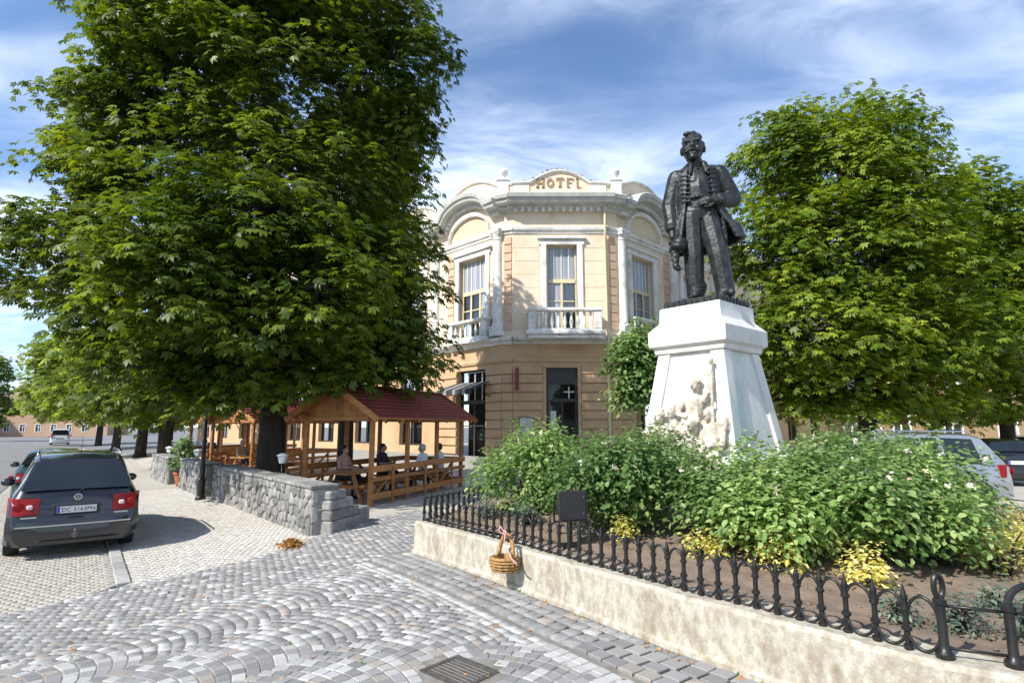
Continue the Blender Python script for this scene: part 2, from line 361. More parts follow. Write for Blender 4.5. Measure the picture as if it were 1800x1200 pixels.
# ---- setts
def sett_shape(l, wd, h=.05, r=rnd, ins=.91, cz=.006):
    j = lambda: r.uniform(-.006, .006)
    b = [(-l / 2 + j(), -wd / 2 + j()), (l / 2 + j(), -wd / 2 + j()), (l / 2 + j(), wd / 2 + j()), (-l / 2 + j(), wd / 2 + j())]
    V = [(x, y, -h) for x, y in b] + [(x, y, -cz) for x, y in b] + [(x * ins, y * ins, r.uniform(-.001, .003)) for x, y in b]
    F = [(8, 9, 10, 11)] + [(i, (i + 1) % 4, 4 + (i + 1) % 4, 4 + i) for i in range(4)] + [(4 + i, 4 + (i + 1) % 4, 8 + (i + 1) % 4, 8 + i) for i in range(4)]
    return V, F
L1a, L1b, CORN = Vector((-6.25, 2.1)), Vector((-1.75, 8.33)), None
e1 = Vector((.6, .8)); e2 = Vector((-.8, .6))         # along and across the fan bands
def offs(P, d):                                        # parallel to the garden wall
    out = []
    for i, p in enumerate(P):
        a = Vector(P[max(i - 1, 0)]); b = Vector(P[min(i + 1, len(P) - 1)]); t = (b - a).normalized()
        n = Vector((t.y, -t.x)); n = n if n.dot(Vector((-1, -1))) > 0 else -n
        out.append(Vector(p) + n * d)
    return out
GUT = offs(WALL_OUT, .62); WR = offs(WALL_OUT, .86)
L1c = Vector(WR[0]) - e1 * 9.0
fan_poly = [tuple(WR[0])] + [tuple(p) for p in WR[1:7]] + [(WR[6].x, -1), (L1c.x, -1), tuple(L1c)]
rows_poly = [(WR[0].x - .08, WR[0].y + .06), (L1c.x - .09, L1c.y + .07), (-6.8, 1), (-6.9, 4.2)] + BORDER[1:] + [(-.45, 12.4), (-1.47, 8.85)]
setts = []                                             # x, y, angle, length, width, colour class
r2 = random.Random(3)
def colr(pw):
    k = r2.random()
    if k < pw: b = r2.uniform(.42, .56); return (b, b * .985, b * .955)
    if k < pw + .09: b = r2.uniform(.30, .38); return (b * 1.06, b * .96, b * .86)
    b = r2.uniform(.23, .36); return (b, b * .985, b * .975)
BW = 1.12
for band in range(-8, 9):
    for k in range(-10, 110):
        n = 10
        for i in range(n):
            f = (i + .5) / n * 2 - 1
            ww = f * BW / 2; sg = .17 * (1 - f * f); ang = math.atan(-.17 * 2 * f / (BW / 2)); ca_ = math.cos(ang)
            al = k * .114 + sg + (band % 2) * .05; ac = band * BW + ww
            p = Vector(WR[0]) - e1 * 9 + e1 * al + e2 * (ac + .56)
            if 1.9 < p.y < 9 and inpoly(p.x, p.y, fan_poly) and -6.2 < p.x < 3.2 and not (abs(p.x + .40) < .30 and abs(p.y - 4.66) < .26):
                a = math.atan2(e1.y, e1.x) - ang
                setts.append((p.x, p.y, a, .105 * ca_ + r2.uniform(-.007, .003), BW / n / ca_ - .006 + r2.uniform(-.008, .002), colr(.30)))
for k in range(-4, 140):
    for i in range(1, 90):
        p = Vector(WR[0]) - e1 * 9 + e1 * (k * .117 + (i % 2) * .05 + r2.uniform(-.01, .01)) + e2 * (.05 + i * .108)
        if p.y > 1.9 and inpoly(p.x, p.y, rows_poly): setts.append((p.x, p.y, math.atan2(e1.y, e1.x), .107 + r2.uniform(-.01, .004), .1025, colr(.12)))
def along(P, d, step, l, wdt, pw, jit=0):
    Q = offs(P, d); acc = 0
    for a, b in zip(Q[:-1], Q[1:]):
        t = b - a; ln = t.length; t.normalize(); s = acc
        while s < ln:
            p = a + t * s; setts.append((p.x, p.y, math.atan2(t.y, t.x) + r2.uniform(-.05, .05), l, wdt, colr(pw))); s += step
        acc = s - ln
along(WALL_OUT[:7], .74, .118, .108, .10, .93); along(WALL_OUT[:7], .845, .118, .108, .10, .93)
for i in range(int(9 / .118)):
    p = Vector(WR[0]) - e1 * (i * .118); setts.append((p.x, p.y, math.atan2(e1.y, e1.x), .108, .10, colr(.8)))
for a, b in zip(BORDER[:-1], BORDER[1:]):
    a, b = Vector(a), Vector(b); t = (b - a); n = max(1, int(t.length / .115))
    for i in range(n):
        p = a + t * (i + .5) / n + Vector((t.y, -t.x)).normalized() * .06
        setts.append((p.x, p.y, math.atan2(t.y, t.x), .108, .10, colr(.75)))
for q in range(4): along(WALL_OUT[:8], .085 + q * .155, .165 + .012 * (q % 3), .152, .142, .04)
# gutter stones stand a little proud
items = []
for (x, y, a, l, wd, c) in setts:
    u, v, dp = px_of(x, y, 0); vis = -10 < u < 1810 and v < 1208
    items.append((0 if vis else 1, dp, x, y, a, l, wd, c))
items.sort(key=lambda t: (t[0], t[1]))
variants = []
for k in range(8):
    V, F = sett_shape(1, 1, .05)
    V = [(x, y, z) for x, y, z in V]; me = bpy.data.meshes.new('sett'); me.from_pydata(V, [], F); me.materials.append(M['sett']); variants.append(me)
def zof(x, y): return hz(x, y) + .014
for t in items[:300]:
    _, dp, x, y, a, l, wd, c = t
    o = bpy.data.objects.new('sett', r2.choice(variants)); col.objects.link(o); o.parent = plaza
    big = .022 if wd > .13 else 0
    o.location = (x, y, zof(x, y) + r2.uniform(-.003, .003) + big); o.rotation_euler = (r2.uniform(-.012, .012), r2.uniform(-.012, .012), a); o.scale = (l, wd, 1); o.color = (*c, 1)
def stone_field(name, lst, parent, mat, zf, h=.05, ins=.91, cz=.006):
    V = []; F = []; T = []
    for (x, y, a, l, wd, c) in lst:
        vv, ff = sett_shape(l, wd, h, r2, ins, cz); ca, sa = math.cos(a), math.sin(a); n = len(V); z0 = zf(x, y) + r2.uniform(-.0015, .0015) + (.022 if wd > .13 else 0)
        V += [(x + p * ca - q * sa, y + p * sa + q * ca, z0 + r) for p, q, r in vv]; F += [tuple(i + n for i in f) for f in ff]; T += [c] * len(ff)
    me = np_mesh(name, np.array(V), np.array(F))
    at_ = me.attributes.new('tint', 'FLOAT_COLOR', 'FACE'); at_.data.foreach_set('color', np.array([(*c, 1) for c in T], np.float32).ravel())
    me.materials.append(mat); o = link(name, me, parent); o['kind'] = 'stuff'; return o
stone_field('setts', [t[2:] for t in items[300:]], plaza, M['sett_field'], zof)
# pale pavers of the sidewalk and the parking lane: small stones laid in arcs, too small to pick apart
pv = []
for band in range(0, 5):
    for k in range(-30, 120):
        for i in range(9):
            f = (i + .5 + .5 * (k % 2) - .25 + r2.uniform(-.06, .06)) / 9 * 2 - 1
            p = Vector(kp(k * .112 + .2 * (1 - f * f), .15 + band * .95 + .475 + f * .475))
            if inpoly(p.x, p.y, side_poly) and p.y < 19:
                b = r2.uniform(.44, .56); pv.append((p.x, p.y, math.atan2(D.y, D.x) + f * .30, .104, .1015, (b, b * .955, b * .87)))
stone_field('pavers', pv, sidewalk, M['paver_field'], lambda x, y: hz(x, y) + .003, .03, .965, .0025)
pv = []
for k in range(-60, 130):
    for i in range(24):
        p = Vector(kp(k * .104, -.135 - (i + .5 * (k % 2) + r2.uniform(-.06, .06)) * .104))
        if inpoly(p.x, p.y, lane_poly):
            b = r2.uniform(.38, .46); pv.append((p.x, p.y, math.atan2(D.y, D.x), r2.uniform(.099, .1025), .1015, (b, b * .93, b * .80)))
stone_field('pavers', pv, lane, M['paver_field'], lambda x, y: hz(x, y) - .0005, .03, .965, .0025)
# far part of the sidewalk: pavers too small to see
# ---- kerb
kb = thing('kerb', 'low granite kerb between parking lane and pale sidewalk', 'kerb', (KO.x, KO.y, hz(KO.x, KO.y)), world=True)
kv = []
for k in range(3):
    m_ = MB(); m_.box(-.235, .235, -.085, .085, -.12, .03 + k * .003); me = m_.mesh('kerb_stone'); me.materials.append(M['kerb']); kv.append(me)
for k in range(110):
    x, y = kp(-1.25 + k * .5, .01)
    o = link('kerb_stone', kv[k % 3], kb); o.location = Vector((x, y, hz(x, y))) - kb.location; o.rotation_euler = (0, 0, math.atan2(D.y, D.x) + rnd.uniform(-.01, .01))
    bv = o.modifiers.new('b', 'BEVEL'); bv.width = .012; bv.segments = 1
# ---- drain grate
g = thing('drain_grate', 'rusty iron drain grate set in the cobbles', 'drain grate', (-.40, 4.66, zof(-.4, 4.66) - .01), math.atan2(-.8, .6) + .2)
b = MB(); b.box(-.24, .24, -.20, -.165, -.03, .012); b.box(-.24, .24, .165, .20, -.03, .012); b.box(-.24, -.205, -.164, .164, -.03, .012); b.box(.205, .24, -.164, .164, -.03, .012); b.build('frame', M['steel'], g)
for i in range(8):
    b = MB(); b.box(-.204, .204, -.15 + i * .041, -.13 + i * .041, -.03, .008); b.build('bar', M['steel'], g)
b = MB(); b.box(-.2, .2, -.16, .16, -.06, -.031); b.build('pit', M['interior'], g)

# ================================================================ GARDEN BED
GBACK = [(8.6, 4.2), (8.8, 7.2), (7.6, 10.4), (5.4, 13.0), (3.2, 14.0), (.9, 13.0), (-.55, 10.9)]
outer = [Vector(p) for p in WALL_OUT] + [Vector(p) for p in GBACK]
def inset(P, d):
    n = len(P); c = sum(P, Vector((0, 0))) / n; out = []
    for i in range(n):
        a, b = P[i - 1], P[(i + 1) % n]; t = (b - a).normalized(); nn = Vector((-t.y, t.x))
        if nn.dot(c - P[i]) < 0: nn = -nn
        out.append(P[i] + nn * d)
    return out
inner = inset(outer, .30); WT = .48
gw = MB(); n = len(outer); foot = inset(outer, -.035)
rings = [[(*p, -.12) for p in foot], [(*p, .07) for p in foot], [(*p, .09) for p in outer], [(*p, WT - .03) for p in outer], [(*p, WT) for p in inset(outer, .03)], [(*p, WT) for p in inner], [(*p, .30) for p in inner]]
gw.rings(rings, cap=False)
gwo = gw.build('garden_wall', M['plaster']); tag(gwo, 'low weathered cream plaster wall round the flower bed', 'garden wall')
# subdivide a bit so that the edge is uneven
bm = bmesh.new(); bm.from_mesh(gwo.data)
bmesh.ops.subdivide_edges(bm, edges=[e for e in bm.edges if e.calc_length() > .5], cuts=9)
for v in bm.verts:
    if v.co.z > .3: v.co.z += (math.sin(v.co.x * 7.3) + math.sin(v.co.y * 11.1)) * .004 + rnd.uniform(-.004, .004); v.co.x += rnd.uniform(-.006, .006)
bm.to_mesh(gwo.data); bm.free()
# soil, mounded towards the monument
bm = bmesh.new(); vs = [bm.verts.new((p.x, p.y, 0)) for p in inset(outer, .29)]; bm.faces.new(vs); bmesh.ops.triangulate(bm, faces=bm.faces[:])
for k in np.arange(-1.5, 9.2, .3): bmesh.ops.bisect_plane(bm, geom=bm.verts[:] + bm.edges[:] + bm.faces[:], plane_co=(k, 0, 0), plane_no=(1, 0, 0))
for k in np.arange(2.6, 14.4, .3): bmesh.ops.bisect_plane(bm, geom=bm.verts[:] + bm.edges[:] + bm.faces[:], plane_co=(0, k, 0), plane_no=(0, 1, 0))
PC = Vector((3.78, 10.87, 0))
def soil_z(x, y): return .44 + .36 * sstep(6.5, 1.5, math.hypot(x - PC.x, y - PC.y)) + .012 * math.sin(x * 5) * math.cos(y * 6)
for v in bm.verts: v.co.z = soil_z(v.co.x, v.co.y) + rnd.uniform(-.012, .012)
bmesh.ops.recalc_face_normals(bm, faces=bm.faces[:])
if sum(f.normal.z for f in bm.faces) < 0: bmesh.ops.reverse_faces(bm, faces=bm.faces[:])
me = bpy.data.meshes.new('soil'); bm.to_mesh(me); bm.free(); me.materials.append(M['soil']); so_ = link('flower_bed_soil', me); so_['kind'] = 'structure'
# ---- iron fence
fence = thing('iron_fence', 'low black cast iron picket fence on the garden wall', 'fence', (-1.19, 8.55, WT), world=True)
pk = MB()
pk.tube([(0, 0, -.02), (0, 0, .30)], .0185, 8); pk.lathe([(.018, .0), (.028, .005), (.028, .025), (.019, .03)]); pk.lathe([(.019, .105), (.030, .112), (.030, .132), (.019, .14)])
pk.lathe([(.019, .222), (.028, .230), (.028, .246), (.019, .254)]); pk.lathe([(.018, .29), (.023, .30), (.016, .328), (.002, .385)])
pkm = pk.mesh('picket', 40); pkm.materials.append(M['iron'])
SP = .158
sc = MB(); r_ = .0105
arch = [(SP * (t / 10), 0, .215 + .115 * math.sin(math.pi * t / 10) ** .62) for t in range(11)]
sc.tube(arch, r_, 6); s2 = MB(); s2.tube([(SP * (t / 10), 0, .105 - .095 * math.sin(math.pi * t / 10) ** .62) for t in range(11)], r_, 6)
sm_ = sc.mesh('arch', True); sm_.materials.append(M['iron']); sb_ = s2.mesh('loop', True); sb_.materials.append(M['iron'])
def fence_run(P):
    tot = 0
    for a, b in zip(P[:-1], P[1:]):
        a, b = Vector(a), Vector(b); t = b - a; n = max(1, round(t.length / SP)); ang = math.atan2(t.y, t.x); sx = t.length / n / SP
        for i in range(n):
            p = a + t * (i / n)
            for me in (pkm, sm_, sb_):
                o = link('picket' if me is pkm else ('arch' if me is sm_ else 'loop'), me, fence); o.location = Vector((p.x, p.y, WT)) - fence.location; o.rotation_euler = (rnd.uniform(-.02, .02), rnd.uniform(-.02, .02), ang)
                if me is not pkm: o.scale = (sx, 1, 1)
FR = [tuple(p) for p in inset(outer, .14)]
fr = FR[:6]; fr[5] = (2.592, 3.664)
fence_run(list(reversed([(-.30, 10.75), FR[0]]))); fence_run(fr)
# posts and plain rails of the gate part, running on round the bed
posts = [(2.60, 3.655), (2.90, 3.52), (4.2, 2.93), (6.1, 2.8), (8.35, 4.3), (8.6, 7.1), (7.58, 8.45), (7.32, 8.95), (7.1, 9.6)]
for i, (x, y) in enumerate(posts):
    b = MB(); b.lathe([(.045, -.02), (.05, .0), (.05, .03), (.032, .05), (.026, .07), (.026, .30), (.036, .31), (.036, .335), (.024, .345)], (x, y, WT), 10)
    if i in (1, 6):
        b.tube([(x + .16 - .16 * math.cos(t) + (.0 if t < 3.2 else 0), y - .02 * t * 0, WT + .335 + .13 * math.sin(t) * (1 - t / 14)) for t in np.arange(0, 3.4, .2)] + [(x + .19 + .085 * math.cos(t), y, WT + .31 + .07 * math.sin(t)) for t in np.arange(.4, -5.2, -.35)], .019, 8)
    else:
        b.tube([(x + .034 * math.cos(t), y + .01 * math.cos(t), WT + .41 + .068 * math.sin(t)) for t in np.linspace(-math.pi / 2, math.pi * 1.5, 17)], .016, 8)
    b.build('post', M['iron'], fence, smooth=35)
for (a, b_) in zip(posts[:-1], posts[1:]):
    for zz, rr in ((.30, .010), (.06, .009)):
        b = MB(); b.tube([(a[0], a[1], WT + zz), (b_[0], b_[1], WT + zz)], rr, 6); b.build('rail', M['iron'], fence, smooth=True)
for t in (.5,):
    x, y = (posts[0][0] + posts[1][0]) / 2, (posts[0][1] + posts[1][1]) / 2
# ---- floodlight
fl = thing('floodlight', 'black box floodlight on a bracket in front of the rose bushes', 'floodlight', (.66, 6.75, soil_z(.66, 6.75)), R(14))
b = MB(); b.extr([(-.155, -.12, .30), (.155, -.12, .30), (.155, -.12, .62), (-.155, -.12, .62)], [(-.10, .16, .36), (.10, .16, .36), (.10, .16, .58), (-.10, .16, .58)]); b.build('housing', M['black_box'], fl, bevel=.012)
b = MB(); b.box(-.17, .17, -.135, -.118, .29, .63); b.build('front_frame', M['black_box'], fl, bevel=.006)
b = MB(); b.box(-.14, .14, -.142, -.136, .32, .60); b.build('glass', M['black_plastic'], fl)
for z in (.38, .56):
    b = MB(); b.ball((.12, -.142, z), .008, 6, 4); b.build('screw', M['chrome'], fl)
b = MB(); b.bar((-.19, 0, .28), (.19, 0, .28), .03, .02); b.bar((-.185, 0, .28), (-.185, 0, .48), .03, .015); b.bar((.185, 0, .28), (.185, 0, .48), .03, .015); b.build('bracket', M['iron'], fl)
b = MB(); b.bar((0, 0, -.1), (0, 0, .285), .05, .05); b.box(-.1, .1, -.08, .08, .0, .03); b.build('stand', M['iron'], fl)
# ---- wicker basket with ribbon, hung on the fence
bk = thing('wicker_basket', 'round wicker basket with pale ribbon hanging on the iron fence', 'basket', (-.03, 6.76, .24), math.atan2(-1.15, .82)); bk.scale = (1.2, 1.2, 1.2)
prof = []
b = MB(); b.lathe([(.03, .0), (.09, .01), (.125, .05), (.135, .10), (.125, .135), (.115, .14), (.12, .10), (.08, .03), (.02, .02)], (0, -.05, 0), 18); b.build('bowl', M['wicker'], bk, smooth=True)
for k in range(5):
    z = .02 + k * .026; r_k = .115 + .025 * math.sin(k / 4 * 2.2)
    b = MB(); b.tube([((r_k + .006 * (-1) ** i) * math.cos(i * math.pi / 14), -.05 + (r_k + .006 * (-1) ** i) * math.sin(i * math.pi / 14), z) for i in range(29)], .011, 6, cap=False); b.build('weave', M['wicker'], bk, smooth=True)
b = MB(); b.tube([(.115 * math.cos(t), -.04 + .02 * math.sin(t), .13 + .20 * math.sin(t)) for t in np.linspace(0, math.pi, 14)], [.016 + .004 * (i % 2) for i in range(14)], 8); b.build('handle', M['wicker'], bk, smooth=True)
b = MB()
for w_ in ([(.02, -.06, .33), (.06, -.10, .28), (.13, -.10, .20), (.19, -.11, .15), (.26, -.10, .12)], [(.02, -.06, .33), (-.03, -.10, .36), (-.05, -.07, .40), (.02, -.06, .34), (.08, -.10, .38), (.06, -.06, .33)]):
    for p, q in zip(w_[:-1], w_[1:]): b.bar(p, q, .035, .006, up=(.3, 1, .5))
b.build('ribbon', M['ribbon'], bk)

# ================================================================ STONE WALLS
def clip(poly, a, n):                      # keep the side where (p-a).n < 0
    out = []
    for i in range(len(poly)):
        p, q = poly[i], poly[(i + 1) % len(poly)]; dp = (p[0] - a[0]) * n[0] + (p[1] - a[1]) * n[1]; dq = (q[0] - a[0]) * n[0] + (q[1] - a[1]) * n[1]
        if dp < 0: out.append(p)
        if dp * dq < 0: t = dp / (dp - dq); out.append((p[0] + (q[0] - p[0]) * t, p[1] + (q[1] - p[1]) * t))
    return out
def stone_wall(name, label, p0, p1, h, thick, size, seed, end_stones=False):
    """front face (towards the street, left of p0->p1 seen from above) of irregular rubble stones set in mortar"""
    p0, p1 = Vector(p0), Vector(p1); t = (p1 - p0); ln = t.length; t.normalize(); zb = min(hz(*p0), hz(*p1)) - .05
    o = thing(name, label, 'stone wall', (p0.x, p0.y, zb + .05), world=True, group='rubble stone walls of the terrace')
    ang = math.atan2(t.y, t.x); Fm = frame(p0.x, p0.y, ang, zb)
    rg = random.Random(seed)
    b = MB(Fm); b.box(.0, ln, -thick + .02, -.02, 0, h - .03); b.build('core', M['mortar'], o)
    def face(M_, L_, H_, sz, nm='stone'):
        nx, nz_ = max(1, int(L_ / sz)), max(1, int(H_ / (sz * .72))); seeds = []
        for j in range(nz_):
            for i in range(nx): seeds.append(((i + .5 + rg.uniform(-.36, .36) + .5 * (j % 2) - .25) * L_ / nx, (j + .5 + rg.uniform(-.3, .3)) * H_ / nz_))
        for k, s in enumerate(seeds):
            poly = [(0, 0), (L_, 0), (L_, H_), (0, H_)]
            for m, q in enumerate(seeds):
                if m == k or abs(q[0] - s[0]) > 3 * sz or abs(q[1] - s[1]) > 3 * sz: continue
                nn = (q[0] - s[0], q[1] - s[1]); l = math.hypot(*nn); nn = (nn[0] / l, nn[1] / l)
                mid = ((q[0] + s[0]) / 2 - nn[0] * .011, (q[1] + s[1]) / 2 - nn[1] * .011); poly = clip(poly, mid, nn)
                if len(poly) < 3: break
            if len(poly) < 3: continue
            c = (sum(p[0] for p in poly) / len(poly), sum(p[1] for p in poly) / len(poly)); dp = rg.uniform(.015, .05)
            f = lambda q, sc_, d: (c[0] + (q[0] - c[0]) * sc_, -d, c[1] + (q[1] - c[1]) * sc_)
            mb = MB(M_); jj = [rg.uniform(.6, 1.1) for _ in poly]
            mb.rings([[f(q, 1, -.06) for q in poly], [f(q, 1, 0) for q in poly], [f(q, .93, dp * .75 * jj[i]) for i, q in enumerate(poly)], [f(q, .6, dp * rg.uniform(.9, 1.15)) for q in poly]])
            mb.build(nm, M['stone'], o)
    # outer face is on the side of -normal; rotate frame so that its -y looks to the street
    face(Fm @ Matrix.Translation((ln, -thick * 0, 0)) @ Matrix.Rotation(math.pi, 4, 'Z'), ln, h - .04, size) if False else None
    Fs = frame(p1.x, p1.y, ang + math.pi, zb)
    face(Fs, ln, h - .05, size)
    if end_stones:
        Fe = frame(p0.x, p0.y, ang + math.pi, zb) @ Matrix.Rotation(math.pi / 2, 4, 'Z')
        face(Fe, thick, h - .05, size * 1.3)
    # cap slabs
    k = 0
    while k < ln:
        l = min(rg.uniform(.45, .9), ln - k)
        if l < .1: break
        mb = MB(Fm); mb.box(k + .008 - (.05 if k == 0 else 0), k + l - .008, -thick - .03 + rg.uniform(-.02, .02), .05 + rg.uniform(-.02, .02), h - .045 + rg.uniform(-.008, .008), h + .02 + rg.uniform(-.015, .015)); mb.build('cap_stone', M['stone'], o, bevel=.015); k += l
    return o
stone_wall('stone_wall', 'long sunlit rubble stone wall beside the sidewalk, nearest the cobbles', wp(.0), wp(7.2), .93, .46, .24, 1, True)
stone_wall('stone_wall', 'rubble stone wall just behind the black lamp post', wp(7.75, -.12), wp(11.2, -.12), .98, .42, .25, 2, True)
stone_wall('stone_wall', 'farthest short rubble stone wall beyond the potted plant', wp(12.9, -.2), wp(16.6, -.2), .98, .42, .3, 4, True)
# stepped end of the near wall
st = thing('wall_end_block', 'dark stepped stone slabs closing the end of the near wall', 'stone block', (-3.2, 10.9, hz(-3.2, 10.9)), math.atan2(1.35, .45))
for (x0, x1, y0, y1, z0, z1) in ((-.42, .50, -.14, .34, -.1, .20), (-.42, .48, -.12, .33, .203, .38), (-.42, .30, -.10, .32, .383, .56), (-.40, .10, -.08, .30, .563, .72), (.505, .85, -.12, .3, -.1, .33)):
    mb = MB(); mb.box(x0, x1, y0, y1, z0, z1); mb.build('slab', M['stone'], st, bevel=.025)
# ================================================================ HOTEL
hotel = thing('hotel', 'peach two-storey corner hotel with white columns, balconies and HOTEL lettering', 'hotel', (2.2, 27, 0), world=True)
CH = frame(.05, 25.2, 0); CL = 4.33                                 # chamfered corner, local x to the right, -y towards the street
PL, PR = Vector((-.42, 25.39)), Vector((4.85, 25.39)); WL = 44.0; BAY = 4.65
LW = frame(PL.x - WL * .7071, PL.y + WL * .7071, R(-45)); RW = frame(PR.x, PR.y, R(45))
SL_ = frame(PL.x, PL.y, math.atan2(25.2 - PL.y, .05 - PL.x)); SR_ = frame(.05 + CL, 25.2, math.atan2(PR.y - 25.2, PR.x - .05 - CL)); SW = math.hypot(.47, .19)
Z1, Z2, ZC = 5.63, 11.0, 11.7
def wall(mb, s0, s1, z0, z1, ops, th=.42, y0=0):
    xs = sorted({s0, s1, *[o[0] for o in ops], *[o[1] for o in ops]}); xs = [x for x in xs if s0 <= x <= s1]
    for a, b in zip(xs[:-1], xs[1:]):
        zs = [z0]
        for o in sorted([o for o in ops if o[0] <= a + 1e-6 and o[1] >= b - 1e-6], key=lambda o: o[2]): zs += [o[2], o[3]]
        zs.append(z1)
        for k in range(0, len(zs), 2):
            if zs[k + 1] - zs[k] > 1e-4: mb.box(a, b, y0, y0 + th, zs[k], zs[k + 1])
def sweep(mb, path, prof):          # path (s,z), prof (out, up) closed
    mb.rings([[(s, -d, z + u) for d, u in prof] for s, z in path])
def mould(name, F, path, prof, mat='trim'):
    mb = MB(F); sweep(mb, path, prof); return mb.build(name, M[mat], hotel, smooth=25)
PROF_CORN = [(-.05, 0), (.10, 0), (.14, .10), (.30, .14), (.34, .24), (.62, .28), (.66, .40), (.74, .46), (.78, .62), (.74, .66), (-.05, .76)]
PROF_ARCHT = [(-.03, -.10), (.05, -.10), (.07, .02), (.14, .05), (.16, .16), (.13, .19), (-.03, .22)]
PROF_LEDGE = [(-.03, -.12), (.08, -.12), (.12, .0), (.26, .06), (.30, .18), (-.03, .26)]
PROF_STR = [(-.03, 0), (.07, .0), (.10, .12), (.05, .18), (-.03, .2)]
PROF_TOP = [(-.1, 0), (.08, 0), (.12, .06), (.10, .12), (-.5, .14)]
def window(F, s0, s1, z0, z1, lights=2, transom=.62, mat='frame_cream', rec=.2, blind=False, cur=.5):
    t = .07; zt = z0 + (z1 - z0) * transom
    mb = MB(F); mb.box(s0, s0 + t, rec, rec + .07, z0, z1); mb.box(s1 - t, s1, rec, rec + .07, z0, z1); mb.box(s0 + t, s1 - t, rec, rec + .07, z1 - t, z1); mb.box(s0 + t, s1 - t, rec, rec + .07, z0, z0 + t)
    w_ = mb.build('window', M[mat], hotel)
    mb = MB(F); mb.box(s0 + t, s1 - t, rec - .03, rec + .06, zt - .09, zt + .09); mb.build('transom', M[mat], w_)
    for i in range(1, lights):
        s = s0 + (s1 - s0) * i / lights; mb = MB(F); mb.box(s - .05, s + .05, rec - .01, rec + .055, z0 + t, zt - .09); mb.build('mullion', M[mat], w_)
    for i in range(1, lights * 2):
        s = s0 + (s1 - s0) * i / lights / 2; mb = MB(F); mb.box(s - .022, s + .022, rec + .005, rec + .05, zt + .09, z1 - t); mb.build('glazing_bar', M['white_paint'], w_)
    for i in range(lights):
        a = s0 + t + (s1 - s0 - 2 * t) * i / lights; b = s0 + t + (s1 - s0 - 2 * t) * (i + 1) / lights
        mb = MB(F); zz = z0 + (zt - z0) * .62; mb.box(a + .05, b - .05, rec + .005, rec + .055, zz - .025, zz + .025); mb.build('glazing_bar', M[mat], w_)
        mb = MB(F); mb.sheet([(a, rec + .04, z0 + t), (b, rec + .04, z0 + t), (b, rec + .04, zt), (a, rec + .04, zt)]); mb.build('pane', M['curtained_pane'] if cur > .6 and i != 1 - lights % 2 and i != lights // 2 else M['win_glass'], w_)
    mb = MB(F); mb.sheet([(s0 + t, rec + .04, zt), (s1 - t, rec + .04, zt), (s1 - t, rec + .04, z1 - t), (s0 + t, rec + .04, z1 - t)]); mb.build('pane', M['curtained_pane'] if cur else M['win_glass'], w_)
    if cur:
        zc = z0 + (z1 - z0) * (1 - cur); mb = MB(F); n = 24
        mb.rings([[(s0 + (s1 - s0) * i / n, rec + .12 + .025 * math.sin(i * 1.9), z) for i in range(n + 1)] for z in (zc, z1)], cap=False, closed=False); mb.build('curtain', M['curtain'], w_)
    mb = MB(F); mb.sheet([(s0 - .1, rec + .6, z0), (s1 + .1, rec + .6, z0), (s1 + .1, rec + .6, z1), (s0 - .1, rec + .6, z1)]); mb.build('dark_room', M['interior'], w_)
    return w_
gm, nt_, bs_, N_, L_ = _mat('win_glass')
gl = N_.new('ShaderNodeBsdfGlossy'); gl.inputs['Roughness'].default_value = .03; tr = N_.new('ShaderNodeBsdfTransparent'); tr.inputs[0].default_value = (.75, .8, .8, 1)
fz = N_.new('ShaderNodeFresnel'); fz.inputs[0].default_value = 1.5; mxs = N_.new('ShaderNodeMixShader'); L_.new(fz.outputs[0], mxs.inputs[0]); L_.new(tr.outputs[0], mxs.inputs[1]); L_.new(gl.outputs[0], mxs.inputs[2]); L_.new(mxs.outputs[0], N_['Material Output'].inputs[0]); M['win_glass'] = gm; gm.use_transparent_shadow = True; tr.inputs[0].default_value = (.93, .95, .95, 1)
def surround(F, s0, s1, z0, z1, wd=.26, d=.10, ears=True):
    mb = MB(F); mb.box(s0 - wd, s0, -d, .18, z0, z1 + .001); mb.box(s1, s1 + wd, -d, .18, z0, z1 + .001); mb.box(s0 - wd - (.08 if ears else 0), s1 + wd + (.08 if ears else 0), -d - .003, .18, z1 + .002, z1 + wd)
    mb.box(s0 - wd - .16, s1 + wd + .16, -d - .10, .05, z1 + wd + .003, z1 + wd + .10); mb.build('window_surround', M['trim'], hotel, bevel=.012)
def quoins(F, s0, s1, z0, z1, h=.40, d=.05, mat='quoin'):
    z = z0
    while z + h * .6 < z1:
        mb = MB(F); mb.box(s0, s1, -d, .05, z + .025, min(z + h, z1) - .025); mb.build('quoin', M[mat], hotel, bevel=.015); z += h
def courses(F, spans, z0, z1, h=.40, d=.085):
    z = z0
    while z + h * .5 < z1:
        for a, b in spans:
            if b - a > .02:
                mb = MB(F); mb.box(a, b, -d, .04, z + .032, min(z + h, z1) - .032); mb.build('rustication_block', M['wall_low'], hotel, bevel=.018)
        z += h
